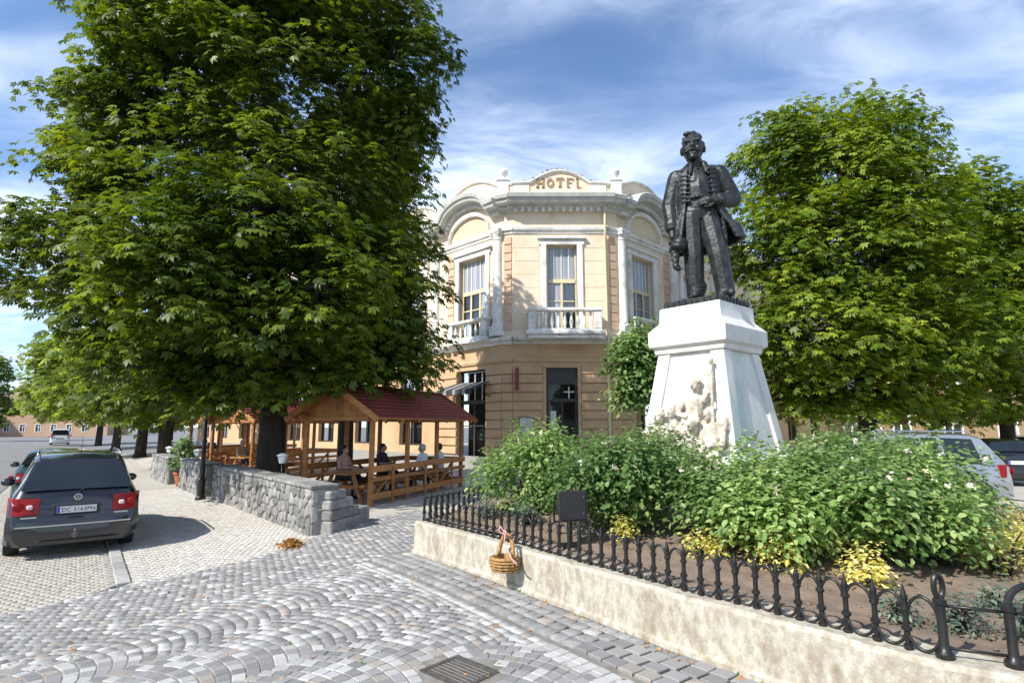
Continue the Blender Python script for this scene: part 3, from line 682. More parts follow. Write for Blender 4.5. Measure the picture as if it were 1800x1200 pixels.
def column(F, s, r=.235, z0=None, z1=None, pilaster=True):
    z0 = z0 or Z1 + .28; z1 = z1 or Z2 - .1
    mb = MB(F); mb.box(s - r - .08, s + r + .08, -.34, .05, z0, z0 + .45); mb.build('column_base', M['trim'], hotel, bevel=.02)
    mb = MB(F); mb.lathe([(r + .06, .45), (r + .07, .5), (r + .02, .56), (r, .62), (r * .98, 2.0), (r * .90, z1 - z0 - .55), (r * .9, z1 - z0 - .5)], (s, -.06, z0), 18); mb.build('column_shaft', M['trim'], hotel, smooth=40)
    mb = MB(F); mb.lathe([(r * .95, 0), (r * 1.05, .04), (r * .92, .08), (r * 1.05, .22), (r * 1.3, .34), (r * 1.35, .36)], (s, -.06, z1 - .5), 16)
    for sx in (-1, 1):
        for k in range(3): mb.ball((s + sx * r * 1.05, -.06 - r * .9 * (k / 2), z1 - .2), .085, 8, 5)
    mb.box(s - r * 1.4, s + r * 1.4, -.06 - r * 1.3, .05, z1 - .13, z1 + .02); mb.build('column_capital', M['trim'], hotel, smooth=35)
def baluster_row(F, s0, s1, depth, z0, h=.95, n=9, base=True):
    """stone balustrade standing out from the wall by depth"""
    pn = MB(F)
    for s in (s0 + .16, s1 - .16):
        mb = MB(F); mb.box(s - .16, s + .16, -depth - .03, -depth + .27, z0 + .101, z0 + h - .13); mb.build('balcony_pier', M['trim'], hotel, bevel=.015)
    mb = MB(F); mb.box(s0 - .05, s1 + .05, -depth - .08, -depth + .30, z0 + h - .13, z0 + h); mb.build('handrail', M['trim'], hotel, bevel=.02)
    mb = MB(F); mb.box(s0, s1, -depth - .01, -depth + .25, z0, z0 + .10); mb.build('balcony_plinth', M['trim'], hotel)
    bm_ = MB(); hh = h - .23; bm_.lathe([(.06, 0), (.06, .05), (.04, .07), (.085, hh * .35), (.07, hh * .5), (.04, hh * .75), (.05, hh * .85), (.065, hh * .92), (.065, hh)], (0, 0, 0), 10); me = bm_.mesh('baluster', 35); me.materials.append(M['trim'])
    for i in range(n):
        s = s0 + .46 + (s1 - s0 - .92) * i / (n - 1); p = F @ Vector((s, -depth + .12, z0 + .10)); o = link('baluster', me, hotel); o.location = p - hotel.location
    for s in (s0, s1):
        mb = MB(F); mb.box(s - .02 if s == s0 else s - .22, s + .22 if s == s0 else s + .02, -depth + .301, -.1, z0 + h - .12, z0 + h - .01); mb.build('handrail', M['trim'], hotel)
        for k in range(max(1, int((depth - .4) / .25))):
            p = F @ Vector((s + (.1 if s == s0 else -.1), -depth + .48 + k * .25, z0)); o = link('baluster', me, hotel); o.location = p - hotel.location; o.scale = (1, 1, (h - .12) / (h - .23))

M['tympanum'] = pm('tympanum', (.74, .60, .40), (.68, .53, .34), 1.5, .9)
M['curtained_pane'] = pm('curtained_pane', (.40, .40, .43), (.22, .23, .27), 1, .6, stretch=(9, 9, .25), coat=1, lo=.4, hi=.6)
# --- chamfered corner
ops_c = [(1.46, 2.86, .05, 4.45), (1.52, 2.92, Z1 + .33, 10.10)]
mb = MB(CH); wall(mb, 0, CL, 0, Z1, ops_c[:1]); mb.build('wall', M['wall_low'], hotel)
mb = MB(CH); wall(mb, 0, CL, Z1, 12.0, ops_c[1:]); mb.build('wall', M['wall_up'], hotel)
courses(CH, [(.0, 1.30), (3.02, CL)], .55, 4.62)
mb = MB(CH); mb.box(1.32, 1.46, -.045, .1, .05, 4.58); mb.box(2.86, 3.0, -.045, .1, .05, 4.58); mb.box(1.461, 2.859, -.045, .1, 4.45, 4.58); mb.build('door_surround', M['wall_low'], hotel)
for a, b in ((0, 1.3), (3.02, CL)):
    mb = MB(CH); mb.box(a, b, -.09, .02, .0, .52); mb.build('plinth', M['kerb'], hotel)
# door: tall dark leaves with a glazed fanlight and pale cross of glazing bars
mb = MB(CH); mb.box(1.47, 1.57, .12, .2, .06, 4.44); mb.box(2.75, 2.85, .12, .2, .06, 4.44); mb.box(1.571, 2.749, .12, .2, 4.30, 4.44); mb.box(1.571, 2.749, .12, .2, 2.95, 3.08); mb.box(1.571, 2.749, .12, .2, 3.72, 3.80)
door = mb.build('door', M['dark_door'], hotel)
mb = MB(CH); mb.sheet([(1.57, .17, 3.08), (2.75, .17, 3.08), (2.75, .17, 3.72), (1.57, .17, 3.72)]); mb.build('pane', M['win_glass'], door)
mb = MB(CH); mb.box(1.57, 2.75, .15, .19, 3.80, 4.30); mb.build('door_panel', M['dark_door'], door)
mb = MB(CH); mb.box(2.14, 2.20, .11, .19, .06, 2.95); mb.build('door_stile', M['dark_door'], door)
mb = MB(CH); mb.box(1.60, 2.13, .15, .19, .1, 1.3); mb.box(2.21, 2.74, .15, .19, .1, 1.3); mb.build('door_panel', M['dark_door'], door)
mb = MB(CH); mb.sheet([(1.58, .18, 1.3), (2.14, .18, 1.3), (2.14, .18, 2.94), (1.58, .18, 2.94)]); mb.build('pane', M['win_glass'], door)
mb = MB(CH); mb.sheet([(2.2, .18, 1.3), (2.75, .18, 1.3), (2.75, .18, 2.94), (2.2, .18, 2.94)]); mb.build('pane', M['win_glass'], door)
mb = MB(CH); mb.box(1.66, 1.90, .135, .165, 1.75, 2.55); mb.build('notice_sheet', M['plate_white'], door)
mb = MB(CH); mb.box(2.45, 2.50, .10, .14, 3.10, 3.62); mb.box(2.24, 2.449, .10, .14, 3.36, 3.41); mb.box(2.501, 2.71, .10, .14, 3.36, 3.41); mb.build('cross', M['plate_white'], door)
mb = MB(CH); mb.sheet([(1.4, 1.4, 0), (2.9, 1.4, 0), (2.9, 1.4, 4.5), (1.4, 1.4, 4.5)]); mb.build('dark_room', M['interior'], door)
mb = MB(CH); mb.box(1.25, 3.07, -.45, .1, .0, .06); mb.box(1.3, 3.02, -.2, .1, .061, .10); mb.build('doorstep', M['kerb'], hotel)
window(CH, 1.53, 2.91, Z1 + .36, 10.09, 2, .60, cur=.75, mat='frame_cream')
surround(CH, 1.52, 2.92, Z1 + .34, 10.10)
mb = MB(CH); mb.box(.65, 3.85, -1.05, .0, Z1 + .0, Z1 + .16); mb.box(.55, 3.95, -1.15, .0, Z1 + .161, Z1 + .33); mb.build('balcony_slab', M['trim'], hotel, bevel=.03)
baluster_row(CH, .66, 3.84, 1.0, Z1 + .331, 1.0, 9)
# faint ashlar lines of the upper wall: thin raised plaster blocks
for z in np.arange(Z1 + .6, 10.2, .62):
    for a, b in ((.03, 1.2), (3.24, CL - .03)):
        mb = MB(CH); mb.box(a, b, -.014, .02, z + .012, z + .608); mb.build('plaster_block', M['wall_up'], hotel, bevel=.006)
# strips between chamfer and wings
for F in (SL_, SR_):
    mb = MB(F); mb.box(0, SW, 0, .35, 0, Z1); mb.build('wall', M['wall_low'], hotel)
    mb = MB(F); mb.box(0, SW, 0, .35, Z1, 12.0); mb.build('wall', M['wall_up'], hotel)
    quoins(F, .06, SW - .06, Z1 + .5, Z2 - .25); courses(F, [(0.0, SW)], .55, 4.62)
# --- wings
def wing(F, order, nb, detail):
    for k in range(nb):
        s0 = (WL - (k + 1) * BAY) if order < 0 else k * BAY; s1 = s0 + BAY; c = (s0 + s1) / 2
        a, b = c - .97, c + .97
        if k == 0: a, b = (s1 - 3.08, s1 - 1.12) if order < 0 else (s0 + 1.12, s0 + 3.08)
        c = (a + b) / 2
        op_low = (a - .05, b + .05, .08 if k == 0 else .9, 4.5); op_up = (a, b, Z1 + .42, 9.95)
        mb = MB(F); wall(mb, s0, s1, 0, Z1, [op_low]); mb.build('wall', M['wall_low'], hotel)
        mb = MB(F); wall(mb, s0, s1, Z1, 12.0, [op_up]); mb.build('wall', M['wall_up'], hotel)
        if k < detail: courses(F, [(s0, a - .06), (b + .06, s1)], .55, 4.62)
        window(F, a + .01, b - .01, Z1 + .43, 9.94, 3 if k < detail else 2, .58, cur=.8 if k % 2 == 0 else .5)
        if k < detail + 1: surround(F, a, b, Z1 + .43, 9.95)
        # ground floor opening
        window(F, a - .04, b + .04, .1 if k == 0 else .92, 4.49, 2, .66, mat='dark_door', cur=0)
        for s in ((s1 - .27) if order < 0 else (s0 + .27),): column(F, s)
        if k == nb - 1 or k < detail: column(F, (s0 + .02 - .25) if order < 0 else (s1 - .02 + .25)) if k == 0 and False else None
        for (qa, qb) in ((s0 + .02, a - .42), (b + .42, s1 - .56)) if order < 0 else ((s0 + .56, a - .42), (b + .42, s1 - .02)):
            if k < detail and qb - qa > .15: quoins(F, qa if qb - qa < .6 else qb - .5, qb, Z1 + .5, Z2 - .25)
        if k < detail + 1:
            mb = MB(F); mb.box(a - .45, b + .45, -.45, .0, Z1 + .10, Z1 + .30); mb.build('balcony_slab', M['trim'], hotel, bevel=.02)
            baluster_row(F, a - .40, b + .40, .38, Z1 + .301, .92, 6)
        # eyebrow cornice
        base = 11.62; L0, L1 = s0 + .75, s1 - .75
        path = []
        for i in range(31):
            s = s0 + BAY * i / 30; z = base
            if L0 <= s <= L1: f = (s - L0) / (L1 - L0) * 2 - 1; z = base + (.80 * math.sqrt(max(0, 1 - f * f * .98)) if k < detail + 1 else 0)
            path.append((s, z))
        mould('cornice', F, path, PROF_CORN, 'cornice')
        if k < detail + 1:
            inner = [(c_ + hw_ * f, 11.10 + 1.06 * math.sqrt(max(0, 1 - f * f))) for c_, hw_ in (((L0 + L1) / 2, (L1 - L0) / 2 - .08),) for f in [math.sin(R(-90 + 6 * i)) for i in range(31)]]
            mb = MB(F); sweep(mb, inner, [(.0, -.09), (.16, -.09), (.2, .0), (.2, .10), (.0, .10)]); mb.build('arch_moulding', M['trim'], hotel, smooth=30)
            mb = MB(F); A = [(s, -.012, z) for s, z in inner]; mb.extr(A, [(p[0], .3, p[2]) for p in A]); mb.build('tympanum', M['tympanum'], hotel)
            mb = MB(F)
            for i in range(1, 30):
                s, z = path[i]; mb.box(s - .045, s + .045, -.30, -.10, z + .02, z + .15)
            o = mb.build('dentils', M['trim'], hotel); o['kind'] = 'stuff'
        # parapet with arched top
        pt = [(s0 + BAY * i / 20, 12.78 + (1.0 * math.sin(math.pi * i / 20) ** .8 if k < detail + 1 else .3)) for i in range(21)]
        mb = MB(F); A = [(s0, -.0, 12.0)] + [(s, -.0, z) for s, z in pt] + [(s1, -.0, 12.0)]; mb.extr(A, [(p[0], .3, p[2]) for p in A]); mb.build('parapet', M['wall_up'], hotel)
        mould('parapet_coping', F, pt, PROF_TOP)
        s = (s0 + .02) if order < 0 else (s1 - .02)
        mb = MB(F); mb.box(s - .22, s + .22, -.08, .35, 12.3, 13.1); mb.lathe([(.2, 0), (.24, .05), (.12, .12), (.2, .28), (.2, .4), (.1, .52), (.02, .55)], (s, .1, 13.1), 12); mb.build('parapet_pier', M['trim'], hotel, smooth=35)
    tot = nb * BAY; A, B = (WL - tot, WL) if order < 0 else (0, tot)
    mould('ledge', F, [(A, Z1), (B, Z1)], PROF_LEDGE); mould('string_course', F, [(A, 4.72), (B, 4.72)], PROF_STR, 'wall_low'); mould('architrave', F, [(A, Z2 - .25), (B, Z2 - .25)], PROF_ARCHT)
    mb = MB(F); mb.box(A, B, -.09, .02, 0, .52); mb.build('plinth', M['kerb'], hotel)
wing(LW, -1, 9, 1); wing(RW, 1, 8, 1)
# --- corner mouldings
for F, l in ((CH, CL), (SL_, SW), (SR_, SW)):
    ext = .28 if F is CH else 0
    mould('cornice', F, [(-ext, ZC), (l + ext, ZC)] if F is CH else [(-.1, ZC - .03), (l + .15, ZC - .015)], PROF_CORN, 'cornice')
    mould('ledge', F, [(0, Z1 - (.0 if F is CH else .004)), (l, Z1 - (.0 if F is CH else .004))], PROF_LEDGE); mould('string_course', F, [(0, 4.72), (l, 4.72)], PROF_STR, 'wall_low')
    mould('architrave', F, [(0, Z2 - .25), (l, Z2 - .25)], PROF_ARCHT)
mb = MB(CH)
for i in range(14): s = .1 + i * (CL - .2) / 13; mb.box(s - .07, s + .07, -.30, -.09, ZC - .02, ZC + .13)
o = mb.build('dentils', M['trim'], hotel); o['kind'] = 'stuff'
# parapet of the chamfer with segmental lettered panel
pt = [(0, 13.02), (.78, 13.06)] + [(.80 + 2.75 * i / 16, 13.08 + .56 * math.sin(math.pi * i / 16)) for i in range(17)] + [(3.57, 13.06), (CL, 13.02)]
mb = MB(CH); A = [(0, -.0, 12.0)] + [(s, 0, z) for s, z in pt] + [(CL, 0, 12.0)]; mb.extr(A, [(p[0], .3, p[2]) for p in A]); mb.build('parapet', M['wall_up'], hotel)
mould('parapet_coping', CH, pt, PROF_TOP)
for a, b in ((.0, .76), (3.58, CL)):
    mb = MB(CH); mb.box(a, b, -.05, .1, 12.3, 13.0); mb.build('parapet_panel', M['trim'], hotel, bevel=.01)
for F in (SL_, SR_):
    mb = MB(F); mb.box(0, SW, -.02, .3, 12.0, 13.0); mb.build('parapet', M['wall_up'], hotel); mould('parapet_coping', F, [(0, 13.0), (SW, 13.0)], PROF_TOP)
for p in (PL, PR):
    mb = MB(frame(p.x, p.y, 0)); mb.box(-.26, .26, -.2, .32, 12.3, 13.25); mb.box(-.31, .31, -.25, .37, 13.251, 13.36); mb.lathe([(.16, 0), (.22, .05), (.12, .1), (.12, .16), (.22, .28), (.24, .40), (.18, .52), (.06, .6)], (0, .05, 13.36), 14); mb.build('parapet_pier', M['trim'], hotel, smooth=35)
# lettering
def letter(ch, s, z, w_, h):
    t = w_ * .24; m_ = MB(CH); B_ = lambda a, b, c, d: m_.box(s + a, s + b, -.045, .01, z + c, z + d)
    if ch == 'H': B_(0, t, 0, h); B_(w_ - t, w_, 0, h); B_(t, w_ - t, h * .44, h * .58); [B_(x - .03, x + t + .03, zz, zz + .05) for x in (0, w_ - t) for zz in (-.004, h - .046)]
    if ch == 'O':
        A = [[(s + w_ / 2 + r * math.cos(a), y, z + h / 2 + r * h / w_ * math.sin(a)) for r, y in ((w_ / 2, .01), (w_ / 2, -.045), (w_ / 2 - t, -.045), (w_ / 2 - t, .01))] for a in np.linspace(0, 2 * math.pi, 21)]
        m_.rings(A, cap=False)
    if ch == 'T': B_(w_ / 2 - t / 2, w_ / 2 + t / 2, 0, h - .06); B_(0, w_, h - .06, h); B_(0, .04, h - .14, h - .06); B_(w_ - .04, w_, h - .14, h - .06); B_(w_ / 2 - t, w_ / 2 + t, -.004, .045)
    if ch == 'E': B_(.02, t, 0, h); B_(t, w_, h - .06, h); B_(t, w_ * .75, h * .46, h * .57); B_(t, w_ * .5, 0, .05); B_(w_ - .04, w_, h - .13, h - .06)
    if ch == 'L': B_(.02, t, 0, h); B_(t, w_ * .55, 0, .05); B_(-.02, t + .04, h - .045, h + .004); B_(w_ * .72, w_ * .8, .02, .06)
    o = m_.build('letter', M['letter'], hotel); o['label'] = 'brown letter ' + ch + ' of the word HOTEL'
for i, ch in enumerate('HOTEL'): letter(ch, 1.10 + i * .46, 12.86 + .04 * (1 - abs(i - 2) / 2), .34, .46)
# roof behind the parapet
mb = MB(); rp = [(PL.x + .3, PL.y + .4), (PR.x - .3, PR.y + .4)]; apex = (2.2, 31.5, 15.0)
lf = LW @ Vector((WL - 42, .4, 12.4)); rf = RW @ Vector((36, .4, 12.4)); lb = LW @ Vector((WL - 42, 6, 14.4)); rb = RW @ Vector((36, 6, 14.4))
P0, P1 = (PL.x + .2, PL.y + .5, 12.4), (PR.x - .2, PR.y + .5, 12.4)
mb.sheet([P0, P1, (2.2, 30.6, 14.3)]); mb.sheet([tuple(lf), P0, (2.2, 30.6, 14.3), tuple(lb)]); mb.sheet([P1, tuple(rf), tuple(rb), (2.2, 30.6, 14.3)]); mb.build('roof', M['tile'], hotel)
mb = MB(CH)
for k in range(16):
    f = k / 15; s = .55 + 3.3 * f; z = 13.16 + .60 * math.sin(math.pi * min(1, max(0, (s - .8) / 2.75))); m2 = MB(CH); m2.box(s - .08, s + .08, .12, .5, z - .02, z + .12 + rnd.uniform(0, .05)); m2.build('ridge_tile', M['tile'], hotel)
mb = MB(CH); A = [(1.75, .5, 13.5), (2.75, .5, 13.5), (2.45, .5, 13.86), (2.25, .5, 14.02), (2.05, .5, 13.86)]; mb.extr(A, [(p[0], .9, p[2]) for p in A]); mb.build('roof_crest', M['trim'], hotel)
mb = MB(); c = LW @ Vector((WL - 5.6, 2.2, 0)); mb.box(c.x - .35, c.x + .35, c.y - .3, c.y + .3, 12.6, 14.3); mb.box(c.x - .42, c.x + .42, c.y - .37, c.y + .37, 14.3, 14.45); mb.build('chimney', M['quoin'], hotel)
# drain pipe, lantern sign, notice board
mb = MB(CH); mb.tube([(CL - .12, -.13, .2), (CL - .12, -.13, 4.4), (CL - .12, -.2, 4.6), (CL - .12, -.2, 5.0), (CL - .12, -.38, 5.3), (CL - .12, -.38, 5.95), (CL - .12, -.13, 6.2), (CL - .12, -.13, 10.5), (CL - .12, -.24, 10.7), (CL - .12, -.24, 11.6)], .06, 10); mb.build('drain_pipe', M['frame_cream'], hotel, smooth=40)
sg = thing('hanging_sign', 'narrow dark red sign box hanging left of the hotel door', 'sign', (.22, 24.72, 3.4))
mb = MB(); mb.box(-.08, .08, -.22, .22, .05, .98); mb.build('panel', pm('sign_red', (.20, .012, .015), None, rough=.4), sg, bevel=.02)
mb = MB(); mb.bar((0, 0, 1.02), (0, .48, 1.02), .03, .03); mb.bar((0, 0, .98), (0, 0, 1.03), .02, .02); mb.bar((0, .1, .04), (0, .48, .02), .02, .02); mb.build('bracket', M['iron'], sg)
nb = thing('notice_board', 'small white framed notice board on the wall beside hotel door', 'notice board', (.62, 25.135, 1.62))
mb = MB(); mb.box(-.29, .29, -.03, .02, 0, .62); mb.build('panel', M['plate_white'], nb, bevel=.01)
mb = MB(); mb.box(-.33, .33, -.05, .0, -.05, .0); mb.box(-.33, .33, -.05, .0, .62, .67); mb.box(-.33, -.29, -.05, 0, .0, .62); mb.box(.29, .33, -.05, 0, 0, .62); mb.build('frame', M['steel'], nb)
mb = MB()
for k in range(7): mb.box(-.22, .22 - .1 * (k % 3 == 2), -.033, -.029, .08 + k * .07, .1 + k * .07)
mb.build('printed_lines', pm('faint_print', (.35, .35, .36), None, rough=.6), nb)
# awning over the left entrance
aw = thing('awning', 'striped scalloped canopy over the hotel entrance in the left wing', 'awning', tuple(LW @ Vector((WL - 2.1, 0, 3.55))), R(-45))
for i in range(12):
    mb = MB(); x0 = -1.35 + i * .225; mb.extr([(x0, 0, .35), (x0 + .22, 0, .35), (x0 + .22, -1.15, -.05), (x0, -1.15, -.05)], [(x0, 0, .37), (x0 + .22, 0, .37), (x0 + .22, -1.15, -.03), (x0, -1.15, -.03)])
    mb.extr([(x0, -1.16, -.03), (x0 + .22, -1.16, -.03), (x0 + .22, -1.16, -.22), (x0 + .11, -1.16, -.30), (x0, -1.16, -.22)], [(x0, -1.18, -.03), (x0 + .22, -1.18, -.03), (x0 + .22, -1.18, -.22), (x0 + .11, -1.18, -.30), (x0, -1.18, -.22)])
    mb.build('stripe', M['cloth_dark'] if i % 3 else M['kerb'], aw)
mb = MB(); mb.bar((-1.35, 0, -.35), (-1.35, -1.15, -.06), .03, .03); mb.bar((1.35, 0, -.35), (1.35, -1.15, -.06), .03, .03); mb.bar((-1.38, -1.14, -.05), (1.38, -1.14, -.05), .03, .03); mb.build('bracket', M['iron'], aw)
# ================================================================ MONUMENT
mon = thing('pedestal', 'tall white tapering stone pedestal with carved figures, rising from the rose bushes', 'pedestal', (PC.x, PC.y, soil_z(PC.x, PC.y) - .2), math.atan2(-.66, .75) - math.pi / 2 + R(49) * 0)
# local frame: -y is the carved front (looks to the left of the camera), +x the shaded side
FA = math.atan2(-.66, -.75); mon.rotation_euler = (0, 0, FA + math.pi / 2)
ZB = mon.location.z
def sq(h, z, hy=None): hy = hy or h; return [(-h, -hy, z - ZB), (h, -hy, z - ZB), (h, hy, z - ZB), (-h, hy, z - ZB)]
mb = MB(); mb.rings([sq(1.28, ZB - .2), sq(1.28, .98), sq(1.22, 1.03)]); mb.build('base_step', M['limestone'], mon)
mb = MB(); mb.rings([sq(1.10, 1.032), sq(1.10, 1.30), sq(1.04, 1.36)]); mb.build('base_block', M['limestone'], mon)
mb = MB(); mb.rings([sq(.90, 1.362), sq(.62, 3.22)]); mb.build('shaft', M['limestone'], mon)
for sx in (-1, 1):
    for sy in (-1, 1):            # corner pilasters of the shaft
        mb = MB(); g = lambda h, z: [(sx * h + (0 if sx > 0 else -.03) , 0, 0)]
        def rg_(h, z, w_=.22):
            x0, x1 = sorted((sx * (h + .045), sx * (h - w_))); y0, y1 = sorted((sy * (h + .045), sy * (h - w_)))
            return [(x0, y0, z - ZB), (x1, y0, z - ZB), (x1, y1, z - ZB), (x0, y1, z - ZB)]
        mb.rings([rg_(.91, 1.364), rg_(.63, 3.218)]); mb.build('corner_pilaster', M['limestone'], mon, bevel=.012)
mb = MB(); mb.rings([sq(.70, 3.222), sq(.72, 3.26), sq(.72, 3.31), sq(.79, 3.36), sq(.80, 3.40), sq(.80, 3.64), sq(.77, 3.68), sq(.66, 3.80), sq(.64, 3.84), sq(.63, 4.10), sq(.60, 4.12)]); mb.build('capital_block', M['limestone'], mon, smooth=28)
rr_ = random.Random(5)
# relief sculpture
mb = MB(); rel = lambda x, z, o=0: (x, -(.90 - (z - 1.36) * .1505) - o, z - ZB)
def cap_(a, b, ra, rb): mb.capsule(rel(*a), rel(*b), ra, rb, 8)
# low mound of drapery
for k in range(26):
    x = rr_.uniform(-.85, .75); z = 1.25 + rr_.random() ** 1.6 * .75; mb.ball(rel(x, z, .02), (rr_.uniform(.1, .22), rr_.uniform(.08, .2), rr_.uniform(.1, .25)), 8, 5)
def bust(x, z, s, lean=0, o=.16, arm=0):
    hx = x + lean * .25 * s
    mb.ball(rel(hx, z, o + .05), (.088 * s, .105 * s, .125 * s), 12, 7); mb.ball(rel(hx, z - .07 * s, o + .09), (.06 * s, .06 * s, .055 * s), 8, 5)      # head, jaw
    for k in range(12):
        a = rr_.uniform(0, 3.14); mb.ball(rel(hx + .09 * s * math.cos(a), z + .04 * s + .09 * s * math.sin(a), o + .02), .038 * s, 6, 4)                   # hair
    cap_((hx, z + .02 * s, o + .05 + .10 * s), (hx, z - .025 * s, o + .06 + .12 * s), .014 * s, .022 * s); cap_((hx - .045 * s, z + .035 * s, o + .05 + .085 * s), (hx + .045 * s, z + .035 * s, o + .05 + .085 * s), .017 * s, .017 * s)
    cap_((hx, z - .12 * s, o), (x, z - .24 * s, o - .02), .055 * s, .07 * s); cap_((x - .19 * s, z - .30 * s, o - .03), (x + .19 * s, z - .30 * s, o - .03), .085 * s, .085 * s)
    cap_((x, z - .34 * s, o - .02), (x + .02, z - .62 * s, o), .18 * s, .155 * s)
    for k in range(7):                        # folds of the robe
        f = k / 6 * 2 - 1; cap_((x + f * .13 * s, z - .58 * s, o + .10 * s), (x + f * .27 * s + rr_.uniform(-.03, .03), z - 1.15 * s, o + .10 * s + .05 * (k % 2)), .04 * s, .055 * s)
    for q in (-1, 1):
        if q == arm: cap_((x + q * .23 * s, z - .30 * s, o), (x + q * .38 * s, z - .10 * s, o + .06), .065 * s, .055 * s); cap_((x + q * .38 * s, z - .10 * s, o + .06), (x + q * .30 * s, z + .20 * s, o + .10), .052 * s, .04 * s)
        else: cap_((x + q * .23 * s, z - .31 * s, o), (x + q * .28 * s, z - .58 * s, o + .06), .068 * s, .055 * s); cap_((x + q * .28 * s, z - .58 * s, o + .06), (x + q * .05 * s, z - .62 * s, o + .17), .053 * s, .042 * s)
bust(.16, 2.60, .92, .15, .10, 1); bust(-.56, 2.04, 1.0, .3, .17); bust(-.16, 2.12, .92, -.2, .19); bust(.22, 1.90, 1.0, .3, .32); bust(.56, 2.06, .85, -.3, .16)
cap_((.50, 2.98, .16), (.62, 1.6, .2), .028, .028); mb.ball(rel(.50, 3.0, .17), (.06, .05, .07), 8, 5)
for k in range(10):                           # wreath held in front
    a = k / 10 * 6.28; p = rel(.02, 1.66, .42); mb.ball((p[0] + .20 * math.cos(a), p[1], p[2] + .16 * math.sin(a)), .06, 7, 4)
rm = fuse(mb, .0165, 1, noise_amt=.03, noise_size=.06); rm.materials.append(M['relief']); link('relief_figures', rm, mon)

statue = thing('statue', 'dark bronze statue of a man in an open frock coat on the pedestal', 'statue', (PC.x - .06, PC.y - .04, 4.12), R(-12))
SK = 2.0
mb = MB(Matrix.Scale(SK, 4)); c_ = lambda a, b, ra, rb, seg=10: mb.capsule(a, b, ra, rb, seg)
PZ = .075
# legs (viewer's left leg carries, the other stands out to the right)
c_((-.08, .0, .93), (-.07, -.02, .52), .122, .098); c_((-.07, -.02, .52), (-.065, .02, .16), .098, .088)
c_((.09, .0, .93), (.155, -.06, .52), .125, .10); c_((.155, -.06, .52), (.20, -.05, .16), .10, .09)
for k in range(4): c_((-.06 + .01 * k, .02, .13 + .03 * k), (-.06, -.0, .12 + .03 * k), .078, .075); c_((.19, -.05, .13 + .03 * k), (.185, -.06, .12 + .03 * k), .08, .076)
c_((-.065, .03, .115), (-.085, -.15, .10), .052, .042); c_((.19, -.03, .115), (.22, -.21, .10), .052, .042)
c_((-.085, -.16, .098), (-.09, -.19, .095), .045, .036); c_((.22, -.22, .098), (.225, -.25, .095), .045, .036)
# pelvis, torso, neck, head
c_((-.05, .0, .96), (.06, .0, .96), .13, .13); c_((.0, .0, 1.0), (.0, -.01, 1.2), .145, .15)
mb.ball((.0, .0, 1.26), (.20, .145, .2), 14, 8); c_((-.14, .01, 1.36), (.15, .01, 1.38), .085, .085)
c_((.0, .0, 1.38), (-.015, -.015, 1.50), .085, .075)
HX, HY, HZ = 0, 0, 0; BM = mb.M; mb.M = BM @ Matrix.Translation((-.03, -.03, 1.625)) @ Matrix.Rotation(R(-8), 4, 'Z') @ Matrix.Scale(1.26, 4)
mb.ball((HX, HY, HZ + .015), (.083, .10, .118), 14, 9); mb.ball((HX, HY - .02, HZ - .06), (.062, .07, .06), 10, 6)
c_((HX, HY - .098, HZ + .02), (HX, HY - .118, HZ - .012), .012, .018, 8)                                           # nose
c_((HX - .05, HY - .088, HZ + .04), (HX + .05, HY - .088, HZ + .04), .016, .016, 8)                                  # brow
for q in (-1, 1):
    mb.ball((HX + q * .085, HY + .005, HZ), (.016, .026, .036), 8, 5)                                                # ears
    c_((HX, HY - .105, HZ - .036), (HX + q * .055, HY - .085, HZ - .05), .017, .011, 8)                              # moustache
    mb.ball((HX + q * .032, HY - .083, HZ + .016), (.013, .012, .009), 6, 4)
    mb.ball((HX + q * .043, HY - .07, HZ - .02), (.026, .025, .024), 7, 5)
c_((HX - .018, HY - .095, HZ - .068), (HX + .018, HY - .095, HZ - .068), .011, .011, 6); mb.ball((HX, HY - .082, HZ - .095), (.028, .028, .024), 8, 5)
hr = random.Random(2)
for k in range(60):
    t = hr.uniform(-.25, 3.4) if hr.random() < .6 else hr.uniform(0, 6.28); e = hr.uniform(.1 if .2 < t < 2.9 else .75, 1.4); mb.ball((HX + .085 * math.cos(t) * math.cos(e), HY + .012 + .095 * math.sin(t) * math.cos(e), HZ + .035 + .105 * math.sin(e)), hr.uniform(.014, .022), 6, 4)
mb.ball((HX - .035, HY - .055, HZ + .115), (.035, .03, .02), 8, 5)
mb.M = BM
# viewer's right arm, hand on the hip
c_((.215, .01, 1.35), (.335, .04, 1.10), .078, .066); c_((.335, .04, 1.10), (.15, -.15, 1.03), .066, .046)
def hand(w, d, s=1):                      # five fingers from the palm; w wrist, d pointing direction
    w = Vector(w); d = Vector(d).normalized(); side = d.cross(Vector((0, -1, .2))).normalized(); nrm = side.cross(d)
    c_(w, w + d * .07 * s, .036 * s, .034 * s, 8); p = w + d * .085 * s
    for i in range(4):
        l = (.05, .058, .053, .042)[i] * s; a = p + side * (-.033 + .022 * i) * s; m_ = a + d * l * .6 - nrm * .008; c_(a - d * .02, m_, .0115 * s, .011 * s, 6); c_(m_, m_ + d * l * .5 - nrm * .02 * s, .011 * s, .009 * s, 6)
    a = w + d * .03 * s - side * .035 * s; c_(a, a + d * .035 * s - side * .028 * s, .014 * s, .012 * s, 6); c_(a + d * .035 * s - side * .028 * s, a + d * .07 * s - side * .03 * s, .012 * s, .010 * s, 6)
hand((.155, -.15, 1.035), (-.85, -.12, .02), 1.15)
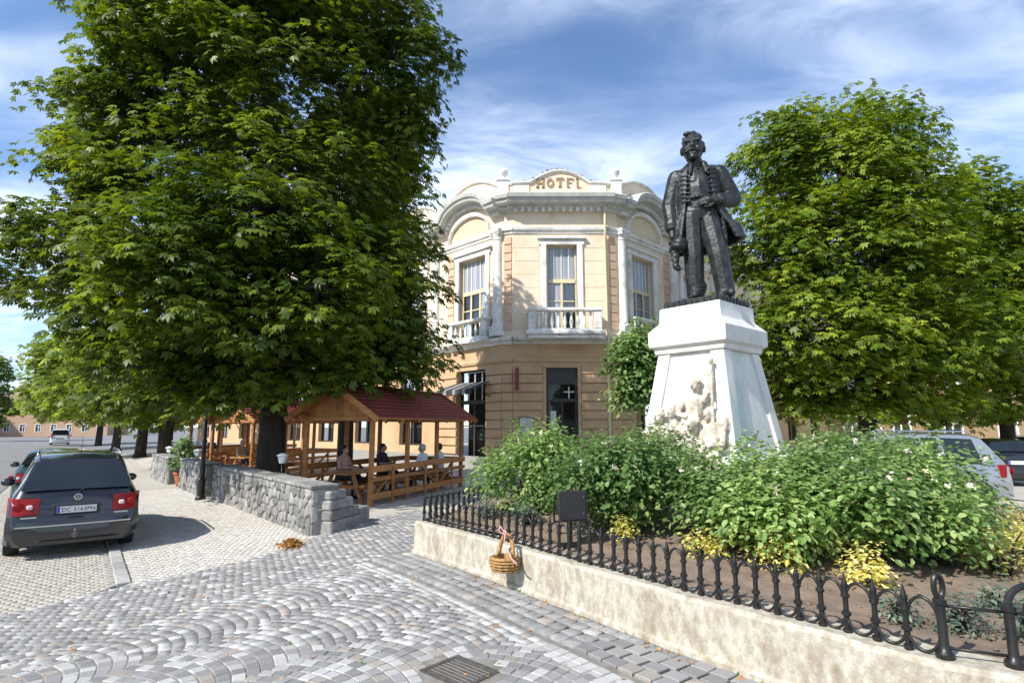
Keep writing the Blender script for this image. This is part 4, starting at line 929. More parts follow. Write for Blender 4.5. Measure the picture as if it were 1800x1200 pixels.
# viewer's left arm hangs and holds a hat
c_((-.20, .01, 1.33), (-.275, .03, 1.05), .076, .064); c_((-.275, .03, 1.05), (-.265, -.05, .80), .064, .05)
hand((-.265, -.055, .79), (.05, -.15, -1), 1.1)
bm_body = fuse(mb, .0115, 2, noise_amt=.010, noise_size=.05); bm_body.materials.append(M['bronze']); link('figure', bm_body, statue)
# hat with plume held low
mb = MB(Matrix.Scale(SK, 4)); mb.ball((-.22, -.09, .60), (.085, .10, .055), 12, 6); mb.lathe([(.07, 0), (.075, .06), (.06, .09)], (-.20, -.08, .60), 10)
for k in range(7): mb.ball((-.255 + rr_.uniform(-.02, .03), -.11, .53 - k * .025), .03 + .008 * (k % 2), 7, 4)
hm = fuse(mb, .018, 3, noise_amt=.03, noise_size=.06); hm.materials.append(M['bronze']); link('plumed_hat', hm, statue)
# coat: open shell lofted round the body, flaring to the right
mb = MB(Matrix.Scale(SK, 4))
lev = [(1.43, .17, .12, .0, 30, 0), (1.36, .24, .16, .0, 26, 0), (1.22, .235, .17, .0, 30, 0), (1.08, .22, .17, .0, 38, .0), (.98, .235, .18, .01, 40, .01), (.86, .265, .195, .015, 42, .03), (.72, .29, .215, .02, 44, .05), (.58, .31, .225, .02, 47, .065)]
def arc(z, rx, ry, cx, op, fl, k, side):
    out = []; n = 26
    for i in range(n + 1):
        a = R(op + (360 - 2 * op) * i / n); x = math.sin(a); y = -math.cos(a)        # starts at the viewer's right front edge
        fo = 1 + (.06 * math.sin(i * 1.7 + z * 3) if z < 1.0 else 0) * (1.05 - z) * 2
        f2 = fl * 1.3 * max(0, x) ** .7 if x > 0 else 0
        out.append((cx + (rx - k) * x * fo + f2, .01 + (ry - k) * y * fo - f2 * .2, z + (.10 * max(0, x) if (z < .75) else 0)))
    return out
O_ = [arc(*l, 0, 1) for l in lev]; I_ = [arc(*l, .035, 1) for l in lev]
rings = [o + list(reversed(i)) for o, i in zip(O_, I_)]
mb.rings(rings)
# sleeves
c_((.21, .01, 1.36), (.335, .04, 1.11), .098, .085); c_((.335, .04, 1.10), (.20, -.10, 1.045), .082, .068); c_((.20, -.10, 1.045), (.185, -.115, 1.04), .076, .074)
c_((-.195, .01, 1.34), (-.275, .03, 1.06), .096, .082); c_((-.275, .03, 1.05), (-.265, -.035, .85), .08, .066); c_((-.265, -.035, .86), (-.265, -.04, .83), .076, .076)
for q in (-1, 1):                           # collar, braids, buttons
    c_((q * .065, -.06, 1.46), (q * .10, .03, 1.46), .03, .03); c_((q * .06, -.085, 1.45), (q * .075, -.135, 1.34), .022, .018)
    for k in range(8):
        z = 1.36 - k * .045 + rr_.uniform(-.006, .006); c_((q * .095, -.138 + .012 * (k < 1), z), (q * .165, -.118, z + .008), .009, .008, 6); mb.ball((q * .095, -.142, z), .012, 6, 4)
    for k in range(3): c_((q * .20, -.10, .96 - .1 * k), (q * .235, -.085, .70 - .03 * k), .012, .014, 6)
for k in range(12): a = R(-60 + 120 * k / 11); mb.ball((.15 * math.sin(a), -.15 * math.cos(a) - .005, 1.085), (.025, .02, .026), 6, 4)
for k in range(5): mb.ball((.0, -.143 + .006 * k, 1.15 + .06 * k), .014, 6, 4)
cm = fuse(mb, .013, 2, noise_amt=.022, noise_size=.07); cm.materials.append(M['bronze']); link('coat', cm, statue)
mb = MB()
mb.rings([[(x * h, y * h, z) for x, y in ((-1, -1), (1, -1), (1, 1), (-1, 1))] for h, z in ((.56, .0), (.57, .04), (.56, .11), (.54, .13))])
pl_ = mb.build('plinth', M['bronze'], statue, bevel=.02); pl_.rotation_euler = (0, 0, mon.rotation_euler.z - statue.rotation_euler.z); pl_.location = (.06, .04, 0)
for side in range(4):                       # rough lugs round the edge of the bronze plinth
    for k in range(9):
        a = side * math.pi / 2; mb = MB(Matrix.Rotation(a, 4, 'Z')); x = -.52 + k * .128; h = .09 + rr_.uniform(0, .045); mb.box(x - .045, x + .045, -.60, -.555, .0, h); l_ = mb.build('lug', M['bronze'], statue, bevel=.012); l_.rotation_euler = pl_.rotation_euler; l_.location = (.06, .04, 0)

# ================================================================ PLANTS
def rotframes(nrm, head):
    Z = nrm / np.linalg.norm(nrm, axis=1, keepdims=True); X = head - Z * np.sum(head * Z, 1, keepdims=True)
    X /= np.maximum(np.linalg.norm(X, axis=1, keepdims=True), 1e-6); return X, np.cross(Z, X), Z
def leaf_template(kind):
    if kind == 'palm':                       # horse-chestnut leaf: five leaflets from one point
        V = [(0, 0, 0)]; F = []
        for a, l in ((-72, .62), (-36, .88), (0, 1.0), (36, .88), (72, .62)):
            ca, sa = math.cos(R(a)), math.sin(R(a)); w_ = .17 * l; n = len(V)
            for x, y, z in ((.62 * l, w_, -.06), (l, 0, -.26 * l), (.62 * l, -w_, -.06)): V.append((x * ca - y * sa, x * sa + y * ca, z))
            F.append((0, n + 2, n + 1, n))
        return np.array(V), np.array(F)
    if kind == 'oval':
        V = [(0, 0, 0), (.35, .30, .06), (.75, .24, .04), (1, 0, -.12), (.75, -.24, .04), (.35, -.30, .06)]
        return np.array(V), np.array([(0, 3, 2, 1), (0, 5, 4, 3)])
    return np.array([(0, 0, 0), (.5, .26, .03), (1, 0, -.1), (.5, -.26, .03)]), np.array([(0, 3, 2, 1)])
def leaf_mesh(name, P, nrm, head, size, kind, mat):
    T, F = leaf_template(kind); X, Y, Z = rotframes(nrm, head); n = len(P)
    V = P[:, None, :] + size[:, None, None] * (T[None, :, 0:1] * X[:, None, :] + T[None, :, 1:2] * Y[:, None, :] + T[None, :, 2:3] * Z[:, None, :])
    FF = F[None] + (np.arange(n) * len(T))[:, None, None]
    me = np_mesh(name, V.reshape(-1, 3), FF.reshape(-1, F.shape[1])); me.materials.append(mat); return me
def sample_lobes(lobes, n, rg, shell=.55, flat=True):
    wts = np.array([l[3] * l[4] + l[3] * l[5] + l[4] * l[5] for l in lobes]); wts /= wts.sum(); idx = rg.choice(len(lobes), n, p=wts); Lb = np.array(lobes)[idx]
    d = rg.normal(size=(n, 3)); d /= np.linalg.norm(d, axis=1, keepdims=True); r = rg.uniform(shell ** 2, 1, n) ** .5
    r *= 1 + .13 * np.sin(d[:, 0] * 7 + idx) * np.cos(d[:, 2] * 6 + idx * 2) + .07 * np.sin(d[:, 1] * 13 + d[:, 2] * 11 + idx)
    far = rg.random(n) < .07; r[far] = rg.uniform(1.02, 1.2, far.sum())
    C = Lb[:, :3] + d * r[:, None] * Lb[:, 3:6]; o = d / Lb[:, 3:6]; o /= np.linalg.norm(o, axis=1, keepdims=True)
    return C, o
def crown_mesh(name, lobes, ncl, per, lsize, seed, mat, kind='palm', rc=(.35, .7), shell=.5, zmin=None, gap=False):
    rg = np.random.default_rng(seed); C, O = sample_lobes(lobes, ncl, rg, shell)
    if zmin is not None: k = C[:, 2] > zmin; C, O = C[k], O[k]
    elif gap:                                # openings between the boughs
        g_ = np.sin(C[:, 0] * 2.1 + seed) * np.sin(C[:, 1] * 1.7 + seed * 2) + np.sin(C[:, 2] * 2.9 + C[:, 0] * .9 + seed) * .8; k = (g_ > -.62) | (rg.random(len(C)) < .25); C, O = C[k], O[k]
    n = len(C); m = n * per; c = np.repeat(C, per, 0); o = np.repeat(O, per, 0); rad = np.repeat(rg.uniform(*rc, n), per)
    a = rg.uniform(0, 6.283, m); q = np.sqrt(rg.uniform(0, 1, m)) * rad
    up = np.array([0, 0, 1.]) * .95 + o * .32; X, Y, Z = rotframes(up, np.cross(up, np.array([.3, .8, .1])) + 1e-3)
    off = X * (np.cos(a) * q)[:, None] + Y * (np.sin(a) * q)[:, None]
    P = c + off - np.array([0, 0, 1.]) * (q * q / np.maximum(rad, .1) * .55)[:, None] + Z * rg.normal(0, .07, m)[:, None]
    nrm = up * 1.0 + off * .45 / np.maximum(rad, .1)[:, None] + rg.normal(0, .27, (m, 3)); head = off + o * .25 + rg.normal(0, .25, (m, 3))
    return leaf_mesh(name, P, nrm, head, lsize * rg.uniform(.65, 1.2, m), kind, mat), C
def tree(name, label, base, th, tr, lobes, ncl, per, lsize, seed, mat='leaf', cat='tree', group=None, kind='palm', rc=(.35, .7), shell=.5, twigs=40, lean=(0, 0), zmin=None, gap=True):
    base = Vector(base); t = thing(name, label, cat, tuple(base), group=group, world=True); rg = random.Random(seed)
    me, C = crown_mesh('crown', lobes, ncl, per, lsize, seed, M[mat], kind, rc, shell, zmin, gap); link('crown', me, t)
    top = base + Vector((lean[0], lean[1], th)); b = MB(); hi = max(l[2] for l in lobes); cx = sum(l[0] for l in lobes) / len(lobes); cy = sum(l[1] for l in lobes) / len(lobes)
    crest = Vector((cx, cy, hi)); pts = [base + Vector((0, 0, -.1)), base + Vector((0, 0, .25)), base.lerp(top, .5) + Vector((rg.uniform(-.05, .05), 0, 0)), top, top.lerp(crest, .5) + Vector((rg.uniform(-.3, .3), rg.uniform(-.3, .3), 0)), crest]
    b.tube(pts, [tr * 1.5, tr * 1.12, tr, tr * .92, tr * .5, tr * .12], 12); b.build('trunk', M['bark'], t, smooth=True)
    nodes = [pts[3], pts[3].lerp(pts[4], .5), pts[4], pts[4].lerp(pts[5], .5)]
    for l in lobes:
        c = Vector(l[:3]); s = min(nodes, key=lambda n: (n - c).length + max(0, n.z - c.z) * 2); mid = s.lerp(c, .5) + Vector((rg.uniform(-.3, .3), rg.uniform(-.3, .3), .25)); e = c + Vector((0, 0, l[5] * .3)); bb = MB(); bb.tube([s, mid, c, e], [tr * .42, tr * .3, tr * .17, tr * .05], 8); bb.build('limb', M['bark'], t, smooth=True); nodes += [mid, c]
    tw = MB()
    for k in range(min(twigs, len(C))):
        c = Vector(C[rg.randrange(len(C))]); s = min(nodes, key=lambda n: (n - c).length); mid = s.lerp(c, .55) + Vector((rg.uniform(-.15, .15), rg.uniform(-.15, .15), .12)); tw.tube([s, mid, c], [tr * .12, tr * .08, tr * .03], 5)
    if twigs: o = tw.build('twigs', M['bark'], t, smooth=True); o['kind'] = 'stuff'
    return t
def lob(L_, y, depth=.85, sc=.95):           # lobes given as seen in the photograph: u, v, half width, half height, own distance offset
    out = []
    for u, v, ru, rv, dy in L_:
        yy = y + dy; p = at(u, v, yy); k = yy / 1000 * 1.02 * sc; out.append((p.x, yy, p.z, ru * k, min(ru, rv * 1.5) * k * depth, rv * k)); 
    return out
big = lob([(430, -40, 300, 170, 0), (450, 150, 310, 170, .3), (440, 330, 320, 160, 0), (130, 430, 150, 95, -.5), (200, 200, 130, 95, 0), (160, 285, 95, 60, -.5), (640, 470, 140, 120, .3), (430, 500, 320, 120, .2), (690, 110, 115, 140, .5), (700, 250, 75, 90, 1), (570, 600, 190, 85, .3), (360, 610, 210, 85, -.6), (250, 520, 180, 80, -1.2), (700, 610, 85, 70, 1.2), (470, 560, 150, 80, -2.2), (330, 520, 150, 90, -2.6), (560, 500, 140, 95, -2.4), (420, 380, 190, 110, -2.6), (330, 660, 120, 50, .5), (300, 430, 150, 95, -3.2), (330, 695, 110, 40, -1.2), (225, 640, 100, 50, -1.2), (430, 660, 110, 40, -1.4), (560, 655, 130, 45, -1.0), (300, 60, 160, 110, -1), (560, -60, 200, 140, 0), (40, 470, 90, 60, 0)], 15)
tb = at(474, 845, 15); tree('chestnut_tree', 'huge dark green chestnut tree behind the stone wall, filling the upper left', (tb.x, 15, 0), 2.9, .34, big, 4600, 19, .205, 11, 'leaf', twigs=160, shell=.45, rc=(.30, .72))
hid = lob([(655, 470, 95, 110, 0), (650, 590, 115, 75, 0), (640, 340, 105, 100, 0), (640, 240, 100, 80, 0)], 20.5)  # mostly unseen tree, added and made tall to shade the hotel's ground floor
tree('chestnut_tree', 'added shade tree between the gazebo and the hotel, mostly behind the huge chestnut', (-5.9, 20.5, 0), 3.2, .26, hid, 950, 15, .24, 12, 'leaf', twigs=40)
r1 = lob([(1470, 285, 165, 110, 0), (1390, 250, 100, 75, 0), (1550, 235, 85, 75, .5), (1380, 420, 125, 120, -.5), (1500, 440, 190, 120, 0), (1590, 360, 110, 110, .5), (1440, 570, 200, 100, -1), (1600, 560, 150, 110, 0), (1530, 640, 170, 60, -.5), (1370, 640, 90, 70, 0), (1400, 695, 100, 35, 0), (1500, 705, 100, 30, -.5), (1620, 690, 110, 40, 0)], 21)
tb = at(1525, 740, 21); tree('chestnut_tree', 'tall light green tree right behind the bronze statue', (tb.x, 21, 0), 3.0, .32, r1, 3000, 17, .23, 13, 'leaf_r', twigs=90, shell=.45, rc=(.4, .85))
r2_ = lob([(1690, 360, 85, 90, 0), (1760, 400, 85, 90, .5), (1730, 500, 120, 110, 0), (1640, 440, 90, 90, 1), (1690, 600, 130, 90, -.5), (1800, 560, 110, 130, 0), (1830, 420, 80, 85, 1), (1760, 690, 120, 48, 0), (1650, 700, 80, 40, -1)], 24)
tree('chestnut_tree', 'lower green tree at the right edge, overhanging the parked cars', (at(1770, 740, 24).x, 24, 0), 3.0, .26, r2_, 1900, 16, .25, 14, 'leaf_r', twigs=60, rc=(.4, .85))
sm = lob([(1106, 640, 42, 68, 0), (1120, 590, 28, 40, 0), (1150, 650, 45, 70, .2), (1180, 600, 40, 60, .3), (1100, 690, 26, 30, 0)], 16)
tree('small_tree', 'slender small leafy tree between pedestal and hotel door', (at(1172, 740, 16).x, 16, 0), 2.2, .09, sm, 520, 14, .15, 15, 'leaf_bush', kind='oval', rc=(.2, .45), twigs=30, shell=.2, gap=False)
# row of street trees along the sidewalk on the left
GR = 'street trees in a row along the sidewalk'
def wq(y): s = (y - W0.y) / WD.y; return W0.x + WD.x * s + .9
for (y, uu, L_, sd, lbl) in ((27, 293, [(300, 640, 95, 85, 0), (380, 680, 80, 50, 0), (250, 690, 70, 55, 0)], 21, 'nearest street tree in the row behind the stone walls'),
                          (38, 250, [(235, 620, 105, 65, 0), (190, 680, 95, 55, 0), (290, 700, 70, 45, 0)], 22, 'second street tree in the row, thick trunk beside the sidewalk'),
                          (50, 206, [(150, 625, 80, 60, 0), (130, 680, 75, 55, 0)], 23, 'third street tree in the row, thin trunk beyond the second'),
                          (64, 175, [(115, 645, 50, 62, 0), (95, 700, 45, 38, 0), (150, 700, 60, 45, 0)], 24, 'farthest street tree in the row, nearest the white van')):
    p = at(uu, 760, y); tree('street_tree', lbl, (p.x, y, hz(p.x, y)), 3.2 if y < 60 else 3.8, .30, lob(L_, y, 1.0), 620, 13, .30 if y < 30 else .40, sd, 'leaf_far' if y > 30 else 'leaf', group=GR, twigs=20, rc=(.5, 1.0))
p = at(-30, 740, 85); tree('street_tree', 'dark tree across the road at the left edge', (p.x, 85, -.25), 3, .35, lob([(-20, 660, 42, 45, 0), (-15, 710, 38, 35, 0)], 85, 1), 350, 12, .5, 25, 'leaf', twigs=10, rc=(.6, 1.2))
# rose bushes round the pedestal
def bush(name, label, c, rx, ry, h, n, lsize, seed, mat='leaf_bush', kind='oval', cat='bush', group=None, flowers=0, shoots=0, per=9, rc=(.10, .26), fm='petal'):
    rg = np.random.default_rng(seed); z0 = soil_z(c[0], c[1]) - .02; t = thing(name, label, cat, (c[0], c[1], z0), group=group, world=True); rp_ = random.Random(seed)
    lobes = [(c[0], c[1], z0 + h * .48, rx * .85, ry * .85, h * .48)]
    for k in range(7):
        a = rp_.uniform(0, 6.28); q = rp_.uniform(.35, .75); rr = rp_.uniform(.35, .55); lobes.append((c[0] + rx * q * math.cos(a), c[1] + ry * q * math.sin(a), z0 + h * rp_.uniform(.35, .78), rx * rr, ry * rr, h * rr * .62))
    me, C = crown_mesh('foliage', lobes, n, per, lsize, seed, M[mat], kind, rc, .5, z0 + .05); link('foliage', me, t)
    b = MB()
    for k in range(10):
        e = Vector(C[rp_.randrange(len(C))]); s = Vector((c[0] + rp_.uniform(-.15, .15) * rx, c[1] + rp_.uniform(-.15, .15) * ry, z0 - .05)); b.tube([s, s.lerp(e, .5) + Vector((0, 0, .1)), e], [.016, .011, .004], 5)
    o = b.build('stems', M['bark'], t, smooth=True); o['kind'] = 'stuff'
    if shoots:                                # young shoots standing above the outline
        tops = C[C[:, 2] > z0 + h * .68]; P = []; H = []
        for k in range(shoots):
            q = tops[rp_.randrange(len(tops))]; hh = rp_.uniform(.08, .28); dx, dy = rp_.uniform(-.12, .12), rp_.uniform(-.12, .12)
            for i in range(12): f = i / 11; a = rp_.uniform(0, 6.28); P.append((q[0] + dx * f + .03 * math.cos(a), q[1] + dy * f + .03 * math.sin(a), q[2] + hh * f)); H.append((math.cos(a), math.sin(a), .5))
        P, H = np.array(P), np.array(H); link('shoots', leaf_mesh('shoots', P, H * .3 + np.array([0, 0, 1.]) + rg.normal(0, .3, P.shape), H, lsize * .8 * rg.uniform(.7, 1.1, len(P)), kind, M[mat]), t)['kind'] = 'stuff'
    if flowers:
        top = C[(C[:, 2] > z0 + h * .45)]; k = rg.choice(len(top), flowers); q = np.repeat(top[k] + np.array([0, 0, .05]), 9, 0); m = len(q); d = rg.normal(size=(m, 3)); d[:, 2] = np.abs(d[:, 2])
        link('blossoms', leaf_mesh('blossoms', q + rg.normal(0, .012, (m, 3)), d, rg.normal(size=(m, 3)), rg.uniform(.028, .05, m), 'rhomb', M[fm]), t)['kind'] = 'stuff'
    return t
GB = 'rose bushes round the pedestal'
for i, (x, y, rx, ry, h, n, lb) in enumerate(((.25, 8.75, .85, .75, 1.25, 640, 'leftmost rose bush, left of the hotel door, near fence corner'), (1.40, 7.6, .95, .95, 1.22, 780, 'rose bush behind the black floodlight'),
        (2.65, 6.60, 1.0, 1.05, 1.15, 900, 'rose bush hanging low over the fence, in front of the carved figures'), (3.75, 6.40, 1.0, 1.15, 1.16, 950, 'biggest dark rose bush, right of the carved figures'), (4.80, 6.95, .88, 1.05, 1.12, 800, 'rightmost rose bush with pale blossoms in front of silver car'),
        (2.3, 9.3, .8, .7, 1.1, 380, 'rear rose bush at the left foot of the pedestal'), (5.2, 9.3, .9, .7, 1.0, 380, 'rear rose bush at the right foot of the pedestal'))):
    bush('rose_bush', lb, (x, y), rx, ry, h, n, .078, 40 + i, group=GB, flowers=34 if i != 4 else 70, shoots=44, per=11)
SMALL = [((3.1, 5.25), .20, .30, 'leaf_gold', 'yellow variegated plant'), ((2.55, 5.75), .22, .34, 'leaf_gold', ''), ((3.35, 5.9), .2, .45, 'leaf_gold', ''), ((2.0, 6.25), .2, .26, 'leaf_gold', ''), ((4.6, 5.6), .42, .42, 'leaf_gold', ''), ((5.3, 6.1), .45, .40, 'leaf_gold', ''), ((6.3, 7.0), .45, .42, 'leaf_gold', ''),
         ((3.15, 4.25), .16, .24, 'leaf_grey', ''), ((2.85, 4.45), .13, .2, 'leaf_grey', ''), ((3.75, 4.6), .15, .26, 'leaf_grey', ''), ((3.45, 4.0), .17, .22, 'leaf_grey', ''), ((5.2, 5.2), .16, .22, 'leaf_grey', ''), ((5.6, 5.7), .17, .24, 'leaf_grey', ''), ((4.2, 5.9), .25, .3, 'leaf_grey', ''), ((1.3, 6.9), .15, .25, 'leaf_gold', ''), ((.2, 7.9), .2, .3, 'leaf_grey', ''), ((-.4, 8.6), .22, .3, 'leaf_grey', '')]
LBL = ['yellow variegated plant low behind the fence, under the hanging rose bush', 'yellow variegated plant by the fence left of the hanging bush', 'taller pale yellow sprig rising in front of the dark bush', 'small yellow plant near the fence below the middle bushes', 'wide yellow variegated clump right of the dark bush', 'broad yellow ground shrub in the middle of the bare soil', 'yellow shrub at the far right beyond the soil', 'grey green lavender tuft beside the iron end post', 'small grey lavender tuft just left of the end post', 'grey green tuft on soil behind the gate rail', 'grey tuft at the foot of the thick iron post', 'small grey tuft on the open soil', 'grey green tuft near the broad yellow shrub', 'dark lavender clump in the shade of the big bush', 'tiny yellow plant just right of the floodlight', 'grey plant between basket and floodlight behind the pickets', 'grey plant at the left fence corner']
for i, (c, r, h, m_, _) in enumerate(SMALL):
    bush('small_plant', LBL[i], c, r, r, h, int(40 + 520 * r * r), .05, 70 + i, m_, 'rhomb' if m_ == 'leaf_grey' else 'oval', 'plant', 'small plants in the bed', per=8, rc=(.05, .12))
# swept heap of dry leaves by the wall end
rg = np.random.default_rng(9); n = 420; a = rg.uniform(0, 6.28, n); q = np.abs(rg.normal(0, .5, n)).clip(0, 1.1); cx, cy = -3.62, 9.72
P = np.stack([cx + .26 * q * np.cos(a), cy + .2 * q * np.sin(a), np.zeros(n)], 1); P[:, 2] = hz(cx, cy) + .02 + .11 * np.exp(-q * q * 2) * rg.uniform(.3, 1, n)
lp = link('leaf_heap', leaf_mesh('leaf_heap', P, rg.normal(0, .6, (n, 3)) + np.array([0, 0, 1.]), rg.normal(size=(n, 3)), rg.uniform(.04, .07, n), 'oval', M['dry_leaf'])); tag(lp, 'small heap of dry brown leaves at the end of the stone wall', 'leaf heap'); lp['kind'] = 'stuff'

# small litter: clods and pebbles on the soil, stray leaves on the paving, weeds along the foot of the wall
rg = np.random.default_rng(21); V = []; F = []
cub = np.array([(-1, -1, -1), (1, -1, -1), (1, 1, -1), (-1, 1, -1), (-.6, -.7, 1), (.7, -.6, .8), (.6, .7, 1), (-.7, .6, .9)]); cf = [(3, 2, 1, 0), (4, 5, 6, 7), (0, 1, 5, 4), (1, 2, 6, 5), (2, 3, 7, 6), (3, 0, 4, 7)]
k = 0; IN = [tuple(p) for p in inset(outer, .36)]
while k < 900:
    x, y = rg.uniform(-1, 7), rg.uniform(3.2, 9.5)
    if not inpoly(x, y, IN): continue
    s_ = rg.uniform(.006, .024); a = rg.uniform(0, 6.28); ca_, sa_ = math.cos(a), math.sin(a); n0 = len(V)
    for p in cub: V.append((x + s_ * (p[0] * ca_ - p[1] * sa_), y + s_ * (p[0] * sa_ + p[1] * ca_), soil_z(x, y) + .004 + s_ * .5 * p[2]))
    F += [tuple(i + n0 for i in f) for f in cf]; k += 1
me = np_mesh('soil_clods', np.array(V), np.array(F)); me.materials.append(M['soil']); o = link('soil_clods', me); tag(o, 'small clods and pebbles on the bare soil of the bed', 'clods', kind='stuff')
P = []; Q = []
while len(P) < 150:
    x, y = rg.uniform(-5, 2.6), rg.uniform(4.2, 11)
    if inpoly(x, y, PLAZA): P.append((x, y, zof(x, y) + .006))
W_ = offs(WALL_OUT[:8], .05)
for a, b in zip(W_[:-1], W_[1:]):
    for t in rg.uniform(0, 1, 9): p = a.lerp(b, t); [P.append((p.x + rg.normal(0, .05) - .03, p.y + rg.normal(0, .05) - .03, zof(p.x, p.y) + .03)) for _ in range(2)]
    for t in rg.uniform(0, 1, 3):
        p = a.lerp(b, t)
        for _ in range(9): Q.append((p.x + rg.normal(0, .012), p.y + rg.normal(0, .012), zof(p.x, p.y) + .012))
for _ in range(50):
    x, y = rg.uniform(-5, 2.0), rg.uniform(4.2, 10)
    if inpoly(x, y, PLAZA): [Q.append((x + rg.normal(0, .012), y + rg.normal(0, .012), zof(x, y))) for _ in range(4)]
P, Q = np.array(P), np.array(Q); n = len(P)
o = link('fallen_leaves', leaf_mesh('fallen_leaves', P, rg.normal(0, .25, (n, 3)) + np.array([0, 0, 1.]), rg.normal(size=(n, 3)), rg.uniform(.025, .05, n), 'oval', M['dry_leaf'])); tag(o, 'scattered fallen leaves on the cobbles and along the wall foot', 'leaves', kind='stuff')
n = len(Q); o = link('weeds', leaf_mesh('weeds', Q, rg.normal(0, .8, (n, 3)) + np.array([0, 0, .5]), rg.normal(size=(n, 3)) * .7 + np.array([0, 0, .8]), rg.uniform(.02, .045, n), 'rhomb', M['leaf_bush'])); tag(o, 'tiny weeds in the paving joints', 'weeds', kind='stuff')
# ================================================================ GAZEBOS, TABLES, PEOPLE
GA = math.atan2(.933, .36)
def gazebo(label, loc, rz):
    g = thing('gazebo', label, 'gazebo', loc, rz, group='wooden gazebos on the hotel terrace'); LN, WD_ = 4.8, 1.95
    for x in (0, 1.6, 3.2, 4.8):
        for y in (0, WD_):
            mb = MB(); mb.box(x - .05, x + .05, y - .05, y + .05, 0, 2.02); mb.build('post', M['wood'], g, bevel=.008)
    for y in (0, WD_): mb = MB(); mb.box(-.25, LN + .25, y - .045, y + .045, 2.021, 2.14); mb.build('beam', M['wood'], g)
    for x in (0, 1.6, 3.2, 4.8): mb = MB(); mb.box(x - .04, x + .04, .046, WD_ - .046, 2.0, 2.10); mb.build('tie_beam', M['wood'], g)
    ym = WD_ / 2; ye = .36; zr = 2.86; ze = 2.02; sl = (zr - ze) / (ym + ye)
    for s in (-1, 1):                         # rafters, boards and overlapping courses of red shingles on both slopes
        n = 9
        for k in range(n):
            f0, f1 = k / n, (k + 1) / n + .03; y0, y1 = ym + s * (ym + ye) * (1 - f0), ym + s * (ym + ye) * (1 - f1); z0, z1 = ze + (zr - ze) * f0, ze + (zr - ze) * min(f1, 1.02)
            mb = MB(); mb.extr([(-.36, y0, z0 + .05), (LN + .36, y0, z0 + .05), (LN + .36, y1, z1 + .025), (-.36, y1, z1 + .025)], [(-.36, y0, z0 + .08), (LN + .36, y0, z0 + .08), (LN + .36, y1, z1 + .035), (-.36, y1, z1 + .035)]); mb.build('shingle_course', M['red_tile'], g)
        for x in (-.33, .0, .8, 1.6, 2.4, 3.2, 4.0, 4.8, 5.13):
            mb = MB(); mb.bar((x, ym + s * (ym + ye), ze - .02), (x, ym, zr - .02), .05, .09); mb.build('rafter', M['wood'], g)
        mb = MB(); y0, y1 = ym + s * (ym + ye), ym; mb.extr([(-.34, y0, ze + .022), (LN + .34, y0, ze + .022), (LN + .34, y1, zr + .022), (-.34, y1, zr + .022)], [(-.34, y0, ze + .045), (LN + .34, y0, ze + .045), (LN + .34, y1, zr + .045), (-.34, y1, zr + .045)]); mb.build('roof_board', M['wood'], g)
        for x in (-.37, LN + .37):
            mb = MB(); mb.bar((x, ym + s * (ym + ye + .02), ze - .0), (x, ym, zr + .04), .025, .14); mb.build('verge_board', M['wood'], g)
    mb = MB(); mb.box(-.38, LN + .38, ym - .08, ym + .08, zr + .045, zr + .09); mb.build('ridge_cap', M['red_tile'], g)
    for x in (0, LN):                         # boarded gables
        for k in range(9):
            y0 = .05 + k * (WD_ - .1) / 9; y1 = y0 + (WD_ - .1) / 9 - .008; h = lambda y: ze + (zr - ze) * (1 - abs(y - ym) / (ym + ye)) - .07
            mb = MB(); mb.extr([(x - .012, y0, 2.11), (x - .012, y1, 2.11), (x - .012, y1, max(2.12, h(y1))), (x - .012, y0, max(2.12, h(y0)))], [(x + .012, y0, 2.11), (x + .012, y1, 2.11), (x + .012, y1, max(2.12, h(y1))), (x + .012, y0, max(2.12, h(y0)))]); mb.build('gable_board', M['wood'], g)
    for y in (0, WD_):                        # railings with braces
        s = -1 if y == 0 else 1; yy = y + s * .07
        for z, h in ((.86, .15), (.62, .10), (.22, .15)): mb = MB(); mb.box(-.12, LN + .12, yy - .018, yy + .018, z - h / 2, z + h / 2); mb.build('rail', M['wood'], g, bevel=.006)
        for k in range(3):
            x = 1.6 * k; a, b_ = (x + .15, x + .95) if k % 2 == 0 else (x + 1.45, x + .65); mb = MB(); mb.bar((a, yy - s * .036, .30), (b_, yy - s * .036, .60), .03, .085, up=(0, 1, 0)) if False else mb.bar((a, yy - s * .036, .28), (b_, yy - s * .036, .80), .032, .08, up=(0, 1, 0)); mb.build('brace', M['wood'], g)
            mb = MB(); mb.box(x + .76, x + .84, yy + s * .019, yy + s * .05, -.0, .86); mb.build('rail_post', M['wood'], g)
    mb = MB(); mb.box(LN + .06, LN + .10, .05, WD_ - .05, .78, .92); mb.build('rail', M['wood'], g); mb = MB(); mb.box(LN + .06, LN + .10, .05, WD_ - .05, .16, .30); mb.build('rail', M['wood'], g)
    return g
def picnic(label, loc, rz, ln=1.9):
    t = thing('picnic_table', label, 'table', loc, rz, group='wooden picnic tables under the gazebos')
    for k in range(5): mb = MB(); mb.box(-.1, ln, -.36 + k * .146, -.36 + k * .146 + .138, .70, .74); mb.build('table_plank', M['wood'], t, bevel=.005)
    for x in (.2, ln - .3):
        for s in (-1, 1): mb = MB(); mb.bar((x, s * .30, .70), (x, s * .62, .0), .06, .09, up=(1, 0, 0)); mb.build('leg', M['wood'], t)
        mb = MB(); mb.box(x + .045, x + .09, -.82, .82, .34, .43); mb.build('cross_beam', M['wood'], t)
    for s in (-1, 1):
        for k in range(2): mb = MB(); y = s * .70 + (k - .5) * .145; mb.box(-.1, ln, y - .068, y + .068, .431, .47); mb.build('bench_plank', M['wood'], t, bevel=.005)
    return t
ax = Vector((.36, .933, 0)).normalized(); ay = Vector((-ax.y, ax.x, 0))
